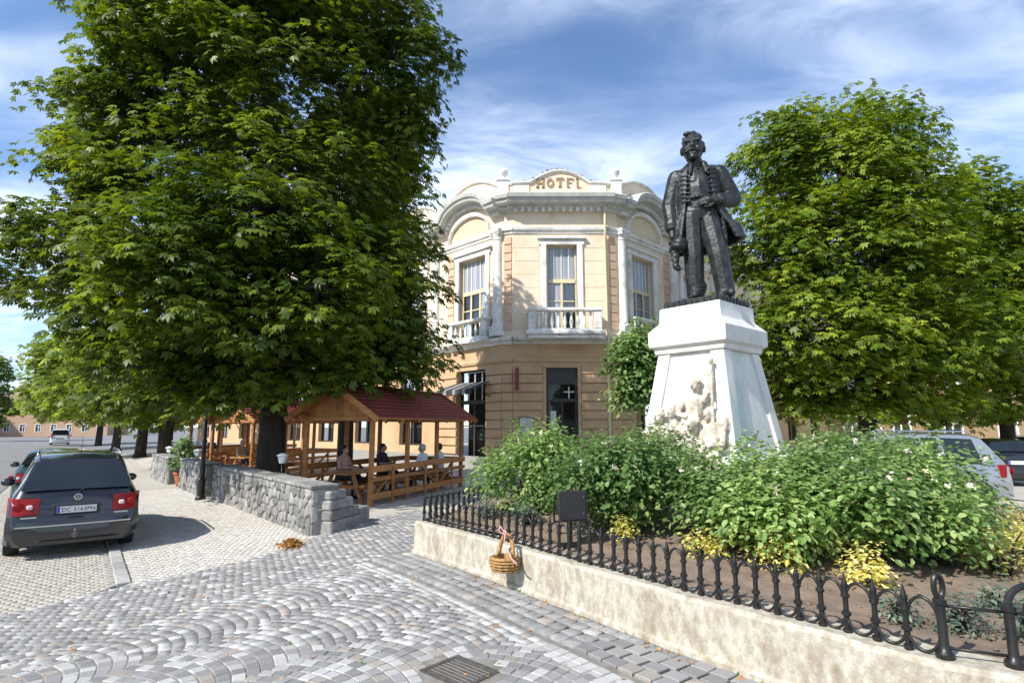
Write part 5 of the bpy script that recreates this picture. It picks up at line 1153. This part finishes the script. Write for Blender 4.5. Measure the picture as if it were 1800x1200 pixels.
def gloc(o, x, y): p = Vector(o) + ax * x + ay * y; return (p.x, p.y, p.z)
GZ = 0.0
gA = (-3.34, 13.79, GZ); gazebo('nearest gazebo with red shingle roof and orange wood railing, beside the big trunk', gA, GA)
gB = (-9.25, 20.6, GZ); gazebo('second gazebo, orange gable showing just left of the big trunk', gB, GA)
gC = (-13.6, 27.0, GZ); gazebo('farthest gazebo, small orange gable beyond the second one', gC, GA)
picnic('picnic table with bench sticking out of the nearest gazebo', gloc(gA, .05, 1.0), GA, 2.1); picnic('picnic table at the back end of the nearest gazebo', gloc(gA, 2.7, 1.0), GA); picnic('picnic table inside the second gazebo', gloc(gB, .4, 1.0), GA, 2.2); picnic('picnic table inside the farthest gazebo', gloc(gC, .4, 1.0), GA, 2.2)
def person(label, loc, rz, shirt, hair='hair_dark', trousers='cloth_dark', turn=0):
    P = []; mb = MB()
    def c(a, b, ra, rb, m): P.append((a, b, ra, rb, m)); mb.capsule(a, b, ra, rb, 8)
    c((-.06, .02, .57), (.06, .02, .57), .125, .125, 2); c((0, .03, .62), (0, .02, .86), .14, .155, 1); c((0, .02, .86), (0, .02, .98), .16, .15, 1); c((-.13, .02, 1.03), (.13, .02, 1.03), .075, .075, 1)
    c((0, .01, 1.06), (0, -.01, 1.16), .055, .05, 0); hx = .03 * math.sin(turn); c((hx, -.02, 1.225), (hx, -.015, 1.27), .082, .09, 0); c((hx, -.045, 1.19), (hx, -.05, 1.17), .06, .045, 0)
    fx, fy = math.sin(turn), -math.cos(turn); c((hx + fx * .095, -.02 + fy * .095, 1.24), (hx + fx * .108, -.02 + fy * .108, 1.215), .011, .015, 0)
    for s in (-1, 1):
        c((s * .19, .02, 1.02), (s * .24, -.04, .79), .06, .05, 1); c((s * .24, -.04, .79), (s * .15, -.28, .79), .044, .034, 0)
        c((s * .15, -.28, .79), (s * .13, -.35, .785), .034, .03, 0)
        for i in range(4): c((s * .13 + (i - 1.5) * .019, -.37, .785), (s * .12 + (i - 1.5) * .019, -.43 + .008 * abs(i - 1.5), .772), .0098, .009, 0)
        c((s * .10, -.33, .785), (s * .07, -.37, .78), .0105, .0095, 0)
        c((s * .09, .0, .56), (s * .12, -.42, .54), .085, .065, 2); c((s * .12, -.42, .54), (s * .12, -.40, .12), .062, .045, 2); c((s * .12, -.38, .05), (s * .12, -.54, .04), .045, .038, 3)
        c((hx + s * .086, -.01, 1.235), (hx + s * .09, -.01, 1.225), .014, .014, 0); c((hx + fx * .082 + s * .032 * -fy, -.02 + fy * .082, 1.255), (hx + fx * .083 + s * .032 * -fy, -.02 + fy * .083, 1.255), .010, .010, 3)
    c((hx + fx * .086 - .02, -.02 + fy * .086, 1.185), (hx + fx * .086 + .02, -.02 + fy * .086, 1.185), .009, .009, 4)
    me = fuse(mb, .0135, 2, P)
    for m in (M['skin'], M[shirt], M[trousers], M['ink'], M['terracotta']): me.materials.append(m)
    t = thing('person', label, 'person', loc, rz, group='people sitting at the terrace tables'); link('body', me, t)
    h = MB(); h.ball((hx - fx * .015, -.005 - fy * .012, 1.285), (.098, .10, .085), 12, 7); h.ball((hx - fx * .04, -.01 - fy * .05, 1.24), (.085, .07, .085), 10, 6); h.build('hair', M[hair], t, smooth=True)
# local -y is where the person looks; benches run along the gazebo
def sit(label, g, x, side, shirt, hair='hair_dark', turn=0, tr='cloth_dark'):
    p = gloc(g, x, 1.0 + side * .70); person(label, (p[0], p[1], p[2] - .0), GA + (0 if side > 0 else math.pi), shirt, hair, tr, turn)
sit('person in white shirt with back turned, nearer the door, in the nearest gazebo', gA, 3.9, -1, 'cloth_white'); sit('person in white shirt bent over the table in the nearest gazebo', gA, 2.9, -1, 'cloth_white', 'hair_grey')
sit('dark dressed person facing out between the two white shirts', gA, 3.0, 1, 'cloth_dark', turn=.3); sit('person in pinkish shirt on the far bench, front of the nearest gazebo', gA, 1.2, 1, 'cloth_pink', 'hair_dark', .2)
sit('person in bright red shirt inside the second gazebo', gB, .8, -1, 'cloth_red'); sit('grey haired person in beige shirt in the second gazebo', gB, 1.2, 1, 'cloth_beige', 'hair_grey'); sit('person in blue shirt in the farthest gazebo', gC, 1.0, 1, 'cloth_blue')
# white garden lanterns on short posts behind the wall
def lantern(label, x, y, h):
    t = thing('garden_lantern', label, 'lantern', (x, y, hz(x, y)), group='white garden lanterns behind the stone walls')
    mb = MB(); mb.tube([(0, 0, -.05), (0, 0, h - .2)], .025, 8); mb.build('post', M['iron'], t, smooth=True)
    mb = MB(); mb.rings([[(sx * a, sy * a, z) for sx, sy in ((-1, -1), (1, -1), (1, 1), (-1, 1))] for a, z in ((.05, h - .17), (.085, h))]); mb.build('glass', M['white_paint'], t)
    mb = MB(); mb.rings([[(sx * a, sy * a, z) for sx, sy in ((-1, -1), (1, -1), (1, 1), (-1, 1))] for a, z in ((.105, h + .001), (.10, h + .02), (.03, h + .06))]); mb.build('cap', M['white_paint'], t)
lantern('white garden lantern just right of the big tree trunk', *[at(497, 800, 13.4)[i] for i in (0, 1)], 1.22)
for u, y, l in ((325, 20.5, 'white garden lantern above the potted plant'), (348, 19.0, 'white garden lantern left of the lamp post'), (298, 22.5, 'white garden lantern at the third wall')): p = at(u, 785, y); lantern(l, p.x, y, 1.15)
# lamp post
p = at(362, 876, 16.2); lp_ = thing('lamp_post', 'slender black lamp post standing before the gap in the stone wall', 'lamp post', (p.x - .05, 16.0, hz(p.x, 16.0)))
mb = MB(); mb.lathe([(.13, -.05), (.13, .06), (.10, .10), (.095, .5), (.11, .54), (.075, .6), (.07, .95)], (0, 0, 0), 12); mb.build('base', M['iron'], lp_, smooth=35)
mb = MB(); mb.lathe([(.055, .95), (.05, 1.5), (.065, 1.53), (.065, 1.58), (.045, 1.62), (.04, 3.9), (.06, 3.95), (.04, 4.0)], (0, 0, 0), 12); mb.build('shaft', M['iron'], lp_, smooth=35)
mb = MB(); mb.rings([[(sx * a, sy * a, z) for sx, sy in ((-1, -1), (1, -1), (1, 1), (-1, 1))] for a, z in ((.10, 4.0), (.18, 4.4))]); mb.build('lamp_glass', M['white_paint'], lp_)
mb = MB(); mb.rings([[(sx * a, sy * a, z) for sx, sy in ((-1, -1), (1, -1), (1, 1), (-1, 1))] for a, z in ((.22, 4.401), (.2, 4.44), (.05, 4.6), (.02, 4.68))]); mb.build('lamp_cap', M['iron'], lp_)
# potted plant in the gap of the walls
p = Vector((*wp(11.9, .05), 0)); z0 = hz(p.x, p.y); pp = thing('potted_plant', 'tall leafy plant in terracotta pot in the wall gap', 'potted plant', (p.x, p.y, z0), world=True)
mb = MB(); mb.lathe([(.16, 0), (.25, .38), (.28, .39), (.28, .46), (.24, .46), (.22, .38)], (p.x, p.y, z0), 14); mb.build('pot', M['terracotta'], pp, smooth=35)
me, C = crown_mesh('foliage', [(p.x, p.y, z0 + .95, .38, .38, .55), (p.x, p.y, z0 + 1.4, .28, .28, .4)], 90, 9, .13, 91, M['leaf_bush'], 'oval', (.08, .2), .2); link('foliage', me, pp)
mb = MB(); mb.tube([(p.x, p.y, z0 + .3), (p.x + .02, p.y, z0 + 1.2)], [.03, .012], 6); mb.build('stem', M['bark'], pp)

# ================================================================ CARS
SHAPES = dict(
    mpv=dict(L=4.63, w=.905, belt=1.00, st=[(0, .62, .80), (.03, .70, .84), (.05, .96, .83), (.11, 1.05, .80), (.28, 1.36, .71), (.46, 1.62, .63), (.70, 1.69, .62), (1.5, 1.72, .63), (2.5, 1.70, .63), (3.0, 1.54, .65), (3.65, 1.10, .74), (4.25, .95, .74), (4.52, .76, .68), (4.63, .50, .60)], rw=(.13, .445), fw=(2.62, 3.58), sw=[(.62, 1.35), (1.42, 2.35), (2.42, 3.25)], ax=(.86, 3.62)),
    estate=dict(L=4.6, w=.875, belt=.92, st=[(0, .60, .78), (.03, .68, .82), (.06, .90, .80), (.14, .98, .77), (.30, 1.20, .68), (.48, 1.40, .60), (.8, 1.45, .59), (1.5, 1.47, .60), (2.3, 1.46, .60), (2.8, 1.30, .63), (3.35, .98, .72), (4.1, .86, .72), (4.48, .70, .66), (4.6, .48, .58)], rw=(.16, .46), fw=(2.42, 3.28), sw=[(.62, 1.25), (1.32, 2.1), (2.17, 3.0)], ax=(.85, 3.6)),
    hatch=dict(L=4.0, w=.83, belt=.92, st=[(0, .60, .74), (.03, .68, .78), (.06, .92, .77), (.16, 1.0, .73), (.32, 1.22, .65), (.50, 1.39, .58), (.8, 1.44, .57), (1.4, 1.46, .58), (2.0, 1.44, .58), (2.4, 1.30, .6), (2.9, .98, .68), (3.5, .86, .68), (3.9, .70, .62), (4.0, .48, .55)], rw=(.19, .47), fw=(2.08, 2.84), sw=[(.6, 1.2), (1.27, 1.95), (2.0, 2.6)], ax=(.7, 3.2)),
    van=dict(L=4.3, w=.90, belt=1.05, st=[(0, .60, .80), (.03, .68, .86), (.05, 1.02, .85), (.08, 1.10, .84), (.16, 1.50, .80), (.24, 1.78, .76), (.4, 1.83, .76), (1.4, 1.86, .77), (2.3, 1.83, .76), (2.8, 1.55, .76), (3.3, 1.14, .78), (3.9, 1.0, .76), (4.2, .8, .7), (4.3, .5, .6)], rw=(.085, .225), fw=(2.42, 3.2), sw=[(.45, 1.3), (1.4, 2.2), (2.3, 2.95)], ax=(.75, 3.4)))
def interp(st, x, k):
    for a, b in zip(st[:-1], st[1:]):
        if a[0] <= x <= b[0]: return a[k] + (b[k] - a[k]) * (x - a[0]) / (b[0] - a[0])
    return st[-1][k]
def car(name, label, loc, rz, shape, pm_, plate='', group=None, cat='car', detail=True):
    S = SHAPES[shape]; st = S['st']; w_ = S['w']; c = thing(name, label, cat, loc, rz, group=group); zb = .24
    def ring(x, zt, wt):
        bl = min(S['belt'], zt - .08); ww = w_ - .10 * max(0, 1 - x / .10) - .16 * max(0, (x - S['L'] + .5) / .5) ** 2; ro = min(wt, ww - .02)
        h = [(0, zb), (ww - .12, zb), (ww - .02, zb + .12), (ww, min(.55, zt - .1)), (ww - .012, min(.72, zt - .09)), (ww - .035, bl), (ro, zt - .045), (ro - .10, zt), (0, zt + .02)]
        return [(x, y, z) for y, z in h] + [(x, -y, z) for y, z in reversed(h[1:-1])]
    xs = sorted({s[0] for s in st} | {1.0, 2.0, 2.8, S['L'] - .8})
    mb = MB(); mb.rings([ring(x, interp(st, x, 1), interp(st, x, 2)) for x in xs]); mb.build('body', M[pm_], c, smooth=32)
    def side_y(x, z):                        # half width of the cabin side at height z
        zt = interp(st, x, 1); wt = interp(st, x, 2); bl = min(S['belt'], zt - .08); f = max(0, min(1, (z - bl) / max(.01, zt - .045 - bl))); return (w_ - .035) * (1 - f) + min(wt, w_ - .02) * f
    # rear window
    x0, x1 = S['rw']; z0, z1 = interp(st, x0, 1) + .03, interp(st, x1, 1) - .0
    dx, dz = x1 - x0, z1 - z0; l = math.hypot(dx, dz); ox, oz = -dz / l * .022, dx / l * .022; h0, h1 = interp(st, x0, 2) - .03, interp(st, x1, 2) - .07
    mb = MB(); A = []
    for f, hh in ((0, h0 - .03), (.05, h0), (.9, h1 + (h0 - h1) * .1), (1, h1 - .05)): A.append([(x0 + dx * f + ox, hh * t, z0 + dz * f + oz - .006 * abs(t) ** 3) for t in np.linspace(-1, 1, 9)])
    mb.rings(A, cap=False, closed=False); mb.build('rear_window', M['car_glass'], c, smooth=True)
    # windscreen
    x0, x1 = S['fw']; z0, z1 = interp(st, x0, 1), interp(st, x1, 1) + .02; dx, dz = x1 - x0, z1 - z0; l = math.hypot(dx, dz); ox, oz = -dz / l * .025, dx / l * .025
    mb = MB(); mb.rings([[(x0 + dx * f + ox, hh * t, z0 + dz * f + oz) for t in np.linspace(-1, 1, 7)] for f, hh in ((.06, interp(st, x0, 2) - .09), (.94, interp(st, x1, 2) - .08))], cap=False, closed=False); mb.build('windscreen', M['car_glass'], c)
    for sy in (-1, 1):
        for a, b in S['sw']:
            zt = lambda x: interp(st, x, 1) - .11; zl = S['belt'] + .03; q = []
            aa = a; bb = b
            pts = [(aa, zl), (bb, zl), (bb - (.0 if zt(bb) > zl + .3 else .12), max(zt(bb), zl + .06)), ((aa + bb) / 2, zt((aa + bb) / 2)), (aa + .06, zt(aa + .06))]
            O = [(x, sy * (side_y(x, z) + .008), z) for x, z in pts]; mb = MB(); mb.sheet(O if sy < 0 else list(reversed(O))); mb.build('side_window', M['car_glass'], c)
        if detail:
            mb = MB(); mb.tube([(S['rw'][1] + .2, sy * (interp(st, 1, 2) - .03), interp(st, .9, 1) + .0), (S['rw'][1] + .28, sy * (interp(st, 1, 2) - .03), interp(st, 1, 1) + .045), (S['fw'][0] - .5, sy * (interp(st, 2, 2) - .03), interp(st, 1.9, 1) + .05), (S['fw'][0] - .4, sy * (interp(st, 2, 2) - .03), interp(st, 2, 1) + .0)], .017, 6); mb.build('roof_rail', M['chrome'] if shape == 'mpv' else M['black_plastic'], c, smooth=True)
        xm = S['sw'][-1][1] - .12; mb = MB(); mb.ball((xm, sy * (w_ + .13), S['belt'] + .07), (.06, .12, .085), 10, 6); mb.tube([(xm, sy * (w_ - .05), S['belt'] + .02), (xm, sy * (w_ + .06), S['belt'] + .05)], .022, 6); mb.build('wing_mirror', M[pm_], c, smooth=True)
        # tail lights
        zl, zh = (.74, 1.0) if shape == 'mpv' else ((.62, .86) if shape != 'van' else (.75, 1.25)); yi = .50 if shape == 'mpv' else .58
        if shape == 'van': yi = .72
        P_ = [(-.012, yi), (-.006, w_ - .16), (.04, w_ - .07), (.16, w_ - .018), (.30, w_ + .004), (.30, w_ - .06), (.12, yi)]
        P_ = [(x, sy * y) for x, y in P_]; P_ = P_ if sy > 0 else list(reversed(P_)); mb = MB(); n = len(P_)
        mb.rings([[(x + .03 * (z - zl) / (zh - zl), y, z + (.05 * (abs(y) - yi) if z == zh else 0)) for x, y in P_] for z in (zl, zh)]); t = mb.build('tail_light', M['red_glass'], c, smooth=30)
        mb = MB(); y0, y1 = sorted((sy * (yi + .08), sy * (yi + .16))); zc = (zl + zh) / 2; mb.box(-.022, .02, y0, y1, zc - .035, zc + .035); mb.build('reversing_lamp', M['clear_glass'], t, bevel=.015)
        mb = MB(); y0 = sy * (yi + .27); mb.lathe([(.06, 0), (.07, .004), (.055, .012), (.02, .014)], (0, 0, 0), 14); r_o = mb.build('lamp_ring', M['red_glass'], t, smooth=True); r_o.rotation_euler = (0, -math.pi / 2, 0); r_o.location = (-.008, y0, zc + .01)
        mb = MB(); mb.box(S['L'] - .10, S['L'] - .0, min(sy * .45, sy * .72), max(sy * .45, sy * .72), .60, .74); mb.build('headlight', M['clear_glass'], c, bevel=.03)
        for xa in S['ax']:
            mb = MB(Matrix.Translation((xa, sy * (w_ - .10), .315)) @ Matrix.Rotation(math.pi / 2, 4, 'X')); mb.lathe([(.20, -.10), (.30, -.105), (.318, -.08), (.318, .08), (.30, .105), (.20, .10)], (0, 0, 0), 24); wh = mb.build('wheel', M['tyre'], c, smooth=40)
            mb = MB(Matrix.Translation((xa, sy * (w_ - .10), .315)) @ Matrix.Rotation(math.pi / 2, 4, 'X')); mb.lathe([(.03, -.112), (.06, -.10), (.17, -.085), (.205, -.108), (.205, .108), (.17, .085), (.06, .10), (.03, .112)], (0, 0, 0), 20); mb.build('rim', M['rim'], wh, smooth=30)
            mb = MB(Matrix.Translation((xa, sy * (w_ + .0), .33)) @ Matrix.Rotation(math.pi / 2, 4, 'X')); A = [[((r_) * math.cos(a), r_ * math.sin(a), z) for r_, z in ((.345, -.012), (.385, -.012), (.385, .012), (.345, .012))] for a in np.linspace(-.25, math.pi + .25, 17)]; mb.rings(A); mb.build('wheel_arch', M['black_plastic'] if pm_ != 'paint_slate' else M[pm_], c, smooth=30)
    # bumper with rub strip, plate, badge
    B_ = [(-.055, 0), (-.05, .45), (-.02, .72), (.07, w_ - .05), (.30, w_ + .008), (.30, -w_ - .008), (.07, -w_ + .05), (-.02, -.72), (-.05, -.45)]
    mb = MB(); mb.rings([[(x * k + o, y, z) for x, y in B_] for k, o, z in ((.6, .05, .27), (1, .01, .33), (1, 0, .56), (.7, .01, .63))]); bp = mb.build('rear_bumper', M[pm_], c, smooth=30)
    mb = MB(); mb.rings([[(x - .008, y * 1.003, z) for x, y in B_[:4] + B_[6:]] for z in (.545, .575)]) if False else [mb.bar((a[0] - .008, a[1], .555), (b[0] - .008, b[1], .555), .012, .022) for a, b in zip(B_[6:] + B_[:3], B_[7:] + B_[:4])]; mb.build('bumper_strip', M['chrome'] if shape == 'mpv' else M['black_plastic'], bp)
    zp = .80 if shape == 'mpv' else .74; pw = .27
    mb = MB(); mb.box(-.006, .03, -pw - .05, pw + .05, zp - .085, zp + .085); mb.build('plate_recess', M['black_plastic'], c, bevel=.01)
    mb = MB(); mb.box(-.016, -.007, -pw, pw, zp - .055, zp + .055); pl = mb.build('number_plate', M['plate_white'], c)
    mb = MB(); mb.box(-.019, -.0165, pw - .045, pw - .002, zp - .053, zp + .053); mb.build('plate_band', M['plate_blue'], pl)
    if plate:
        tm = text_mesh(plate, .092, .001); tm.materials.append(M['ink']); o = link('plate_text', tm, pl); o.rotation_euler = (math.pi / 2, 0, -math.pi / 2); o.location = (-.0185, -.025, zp - .032)
    if shape == 'mpv':
        mb = MB(); zc = 1.0; bx = .035; A = [[(bx - .02 + d, (.052 + r_) * math.cos(a), zc + (.052 + r_) * math.sin(a)) for r_, d in ((.006, 0), (.006, -.012), (-.006, -.012), (-.006, 0))] for a in np.linspace(0, 2 * math.pi, 21)]; mb.rings(A, cap=False); bdg = mb.build('badge', M['chrome'], c)
        mb = MB(); V_ = [(-.042, .026), (-.02, -.038), (0, .012), (.02, -.038), (.042, .026)]
        for a, b in zip(V_[:-1], V_[1:]): mb.bar((bx - .03, a[0], zc + a[1]), (bx - .03, b[0], zc + b[1]), .008, .009, up=(1, 0, 0))
        mb.bar((bx - .03, -.018, zc + .044), (bx - .03, 0, zc + .006), .008, .009, up=(1, 0, 0)); mb.bar((bx - .03, .018, zc + .044), (bx - .03, 0, zc + .006), .008, .009, up=(1, 0, 0)); mb.build('monogram', M['chrome'], bdg)
        mb = MB(); mb.bar((.085, 0, 1.075), (.30, -.40, 1.36), .015, .02); mb.build('rear_wiper', M['black_plastic'], c)
        mb = MB(); mb.box(-.09, -.02, -.05, .05, .36, .42); mb.tube([(-.06, 0, .40), (-.16, 0, .36), (-.18, 0, .45)], .022, 8); mb.ball((-.18, 0, .47), .03, 8, 6); mb.build('tow_hook', M['steel'], c)
        mb = MB(); mb.box(-.058, -.04, -.62, .62, .60, .612) if False else mb.box(-.03, .02, -.10, .10, .655, .685); mb.build('tailgate_handle', M['black_plastic'], c)
        for sy in (-1, 1): mb = MB(); y0, y1 = sorted((sy * .52, sy * .72)); mb.box(-.02, .0, y0, y1, .69, .715); mb.build('name_badge', M['chrome'], c)
        mb = MB(); mb.tube([(.75, 0, 1.70), (.45, 0, 2.02)], [.006, .003], 5); mb.build('aerial', M['black_plastic'], c)
    mb = MB(); mb.box(.35, S['L'] - .35, -w_ + .12, w_ - .12, .17, .30); mb.build('underside', M['black_plastic'], c)
    return c
ca = math.atan2(D.y, D.x)
def rear_at(p, q): return (p, q, hz(p, q))
car('parked_car', 'dark slate people carrier seen from behind, parked nearest on the left', (-7.20, 9.72, -.25), math.atan2(.77, -.62), 'mpv', 'paint_slate', 'DC 5163PN', 'cars parked along the left street').scale = (1, .98, .955)
x, y = kp(9.3, -1.15); car('parked_car', 'dark green car whose roof shows just above the people carrier', (x, y, -.245), ca, 'hatch', 'paint_green', '', 'cars parked along the left street', detail=False)
x, y = at(104, 780, 68).x, 68; car('white_van', 'small white van parked far down the left street', (x, y, -.25), ca, 'van', 'paint_white', '', cat='van', detail=False)
GRC = 'cars parked on the right behind the garden'
car('parked_car', 'silver people carrier behind the rightmost rose bush', (11.2, 13.75, .0), R(175), 'mpv', 'paint_silver', '', GRC)
car('parked_car', 'black car with tail lights towards us beyond the silver people carrier', (15.9, 18.2, .0), R(72), 'hatch', 'paint_black', '', GRC, detail=False)
car('parked_car', 'black car at the right edge, farthest of the parked ones', (23.0, 25.5, .0), R(62), 'estate', 'paint_black', '', GRC, detail=False)
# ================================================================ FAR BUILDINGS
def house(name, label, loc, rz, w_, d_, h, roof_h, wm, rows, cols, win=(1.0, 1.5), doors=()):
    t = thing(name, label, 'building', loc, rz)
    ops = []
    for r in range(rows):
        for k in range(cols): cx = -w_ / 2 + w_ * (k + .5) / cols; z = 1.1 + r * (h / rows); ops.append((cx - win[0] / 2, cx + win[0] / 2, z, z + win[1]))
    mb = MB(); xs = sorted({-w_ / 2, w_ / 2, *[o[0] for o in ops], *[o[1] for o in ops]}); wall(mb, -w_ / 2, w_ / 2, 0, h, ops, .35); mb.box(-w_ / 2, w_ / 2, .351, d_, 0, h - .01); mb.build('wall', M[wm], t)
    for a, b, z0, z1 in ops:
        mb = MB(); mb.box(a - .12, a, -.05, .2, z0 - .12, z1 + .12); mb.box(b, b + .12, -.05, .2, z0 - .12, z1 + .12); mb.box(a, b, -.05, .2, z1, z1 + .12); mb.box(a, b, -.08, .2, z0 - .12, z0); mb.box((a + b) / 2 - .05, (a + b) / 2 + .05, .1, .2, z0, z1); mb.box(a, b, .1, .2, z0 + (z1 - z0) * .66 - .04, z0 + (z1 - z0) * .66 + .04); o = mb.build('window', M['white_paint'], t)
        mb = MB(); mb.sheet([(a, .21, z0), (b, .21, z0), (b, .21, z1), (a, .21, z1)]); mb.build('pane', M['glass'], o)
    mb = MB(); e = .5; mb.extr([(-w_ / 2 - e, -e, h), (-w_ / 2 - e, d_ + e, h), (-w_ / 2 - e + .8, d_ / 2, h + roof_h)], [(w_ / 2 + e, -e, h), (w_ / 2 + e, d_ + e, h), (w_ / 2 + e - .8, d_ / 2, h + roof_h)]); mb.build('roof', M['far_roof'], t)
    mb = MB(); mb.box(-w_ / 2 - .2, w_ / 2 + .2, -.25, .0, h - .25, h - .001); mb.build('eaves_cornice', M['trim'], t)
    return t
M['far_roof'] = pm('far_roof', (.33, .25, .20), (.26, .19, .15), 1, .9); M['far_wall'] = pm('far_wall', (.46, .31, .21), (.40, .27, .18), .6, .9); M['ochre'] = pm('ochre', (.30, .215, .12), (.25, .18, .10), .8, .9); M['cream_wall'] = pm('cream_wall', (.62, .50, .30), (.56, .44, .26), .7, .9)  # ochre is toned down: the shade on that house is put into the colour
p = at(62, 757, 128); house('far_house', 'two-storey pinkish house closing the far end of the street', (p.x + 4, 128, -.25), R(8), 22, 9, 8.2, 3.2, 'far_wall', 2, 7)
p = at(-120, 757, 120); house('far_house', 'long cream house across the road beyond the left edge', (p.x - 4, 112, -.25), R(30), 26, 9, 7, 3, 'cream_wall', 2, 7)
house('town_house', 'ochre town house behind the right trees and parked cars', (33, 43, 0), R(-18), 30, 10, 7.5, 3.6, 'ochre', 2, 9)
house('town_house', 'cream town house closing the square beyond the right edge', (52, 26, 0), R(-58), 30, 10, 8, 3.6, 'cream_wall', 2, 9)
# sign boards under the right trees
sb = thing('sign_board', 'white board on two posts under the right trees', 'sign', (at(1622, 720, 24).x, 23.2, 0), R(-10))
mb = MB(); mb.box(-.36, .36, -.02, .02, 2.15, 2.75); mb.build('panel', M['white_paint'], sb, bevel=.01)
for sx in (-.3, .3): mb = MB(); mb.bar((sx, .04, -.05), (sx, .04, 2.7), .05, .05); mb.build('post', M['iron'], sb)
sb = thing('sign_board', 'wide brown information board under the right trees', 'sign', (at(1565, 705, 22).x, 22.2, 0), R(-5))
mb = MB(); mb.box(-.68, .68, -.03, .03, 1.95, 3.0); mb.build('panel', pm('board_brown', (.34, .22, .10), (.24, .14, .06), 5, .8), sb, bevel=.01)
for sx in (-.6, .6): mb = MB(); mb.bar((sx, .06, -.05), (sx, .06, 2.95), .07, .07); mb.build('post', M['wood_dark'], sb)
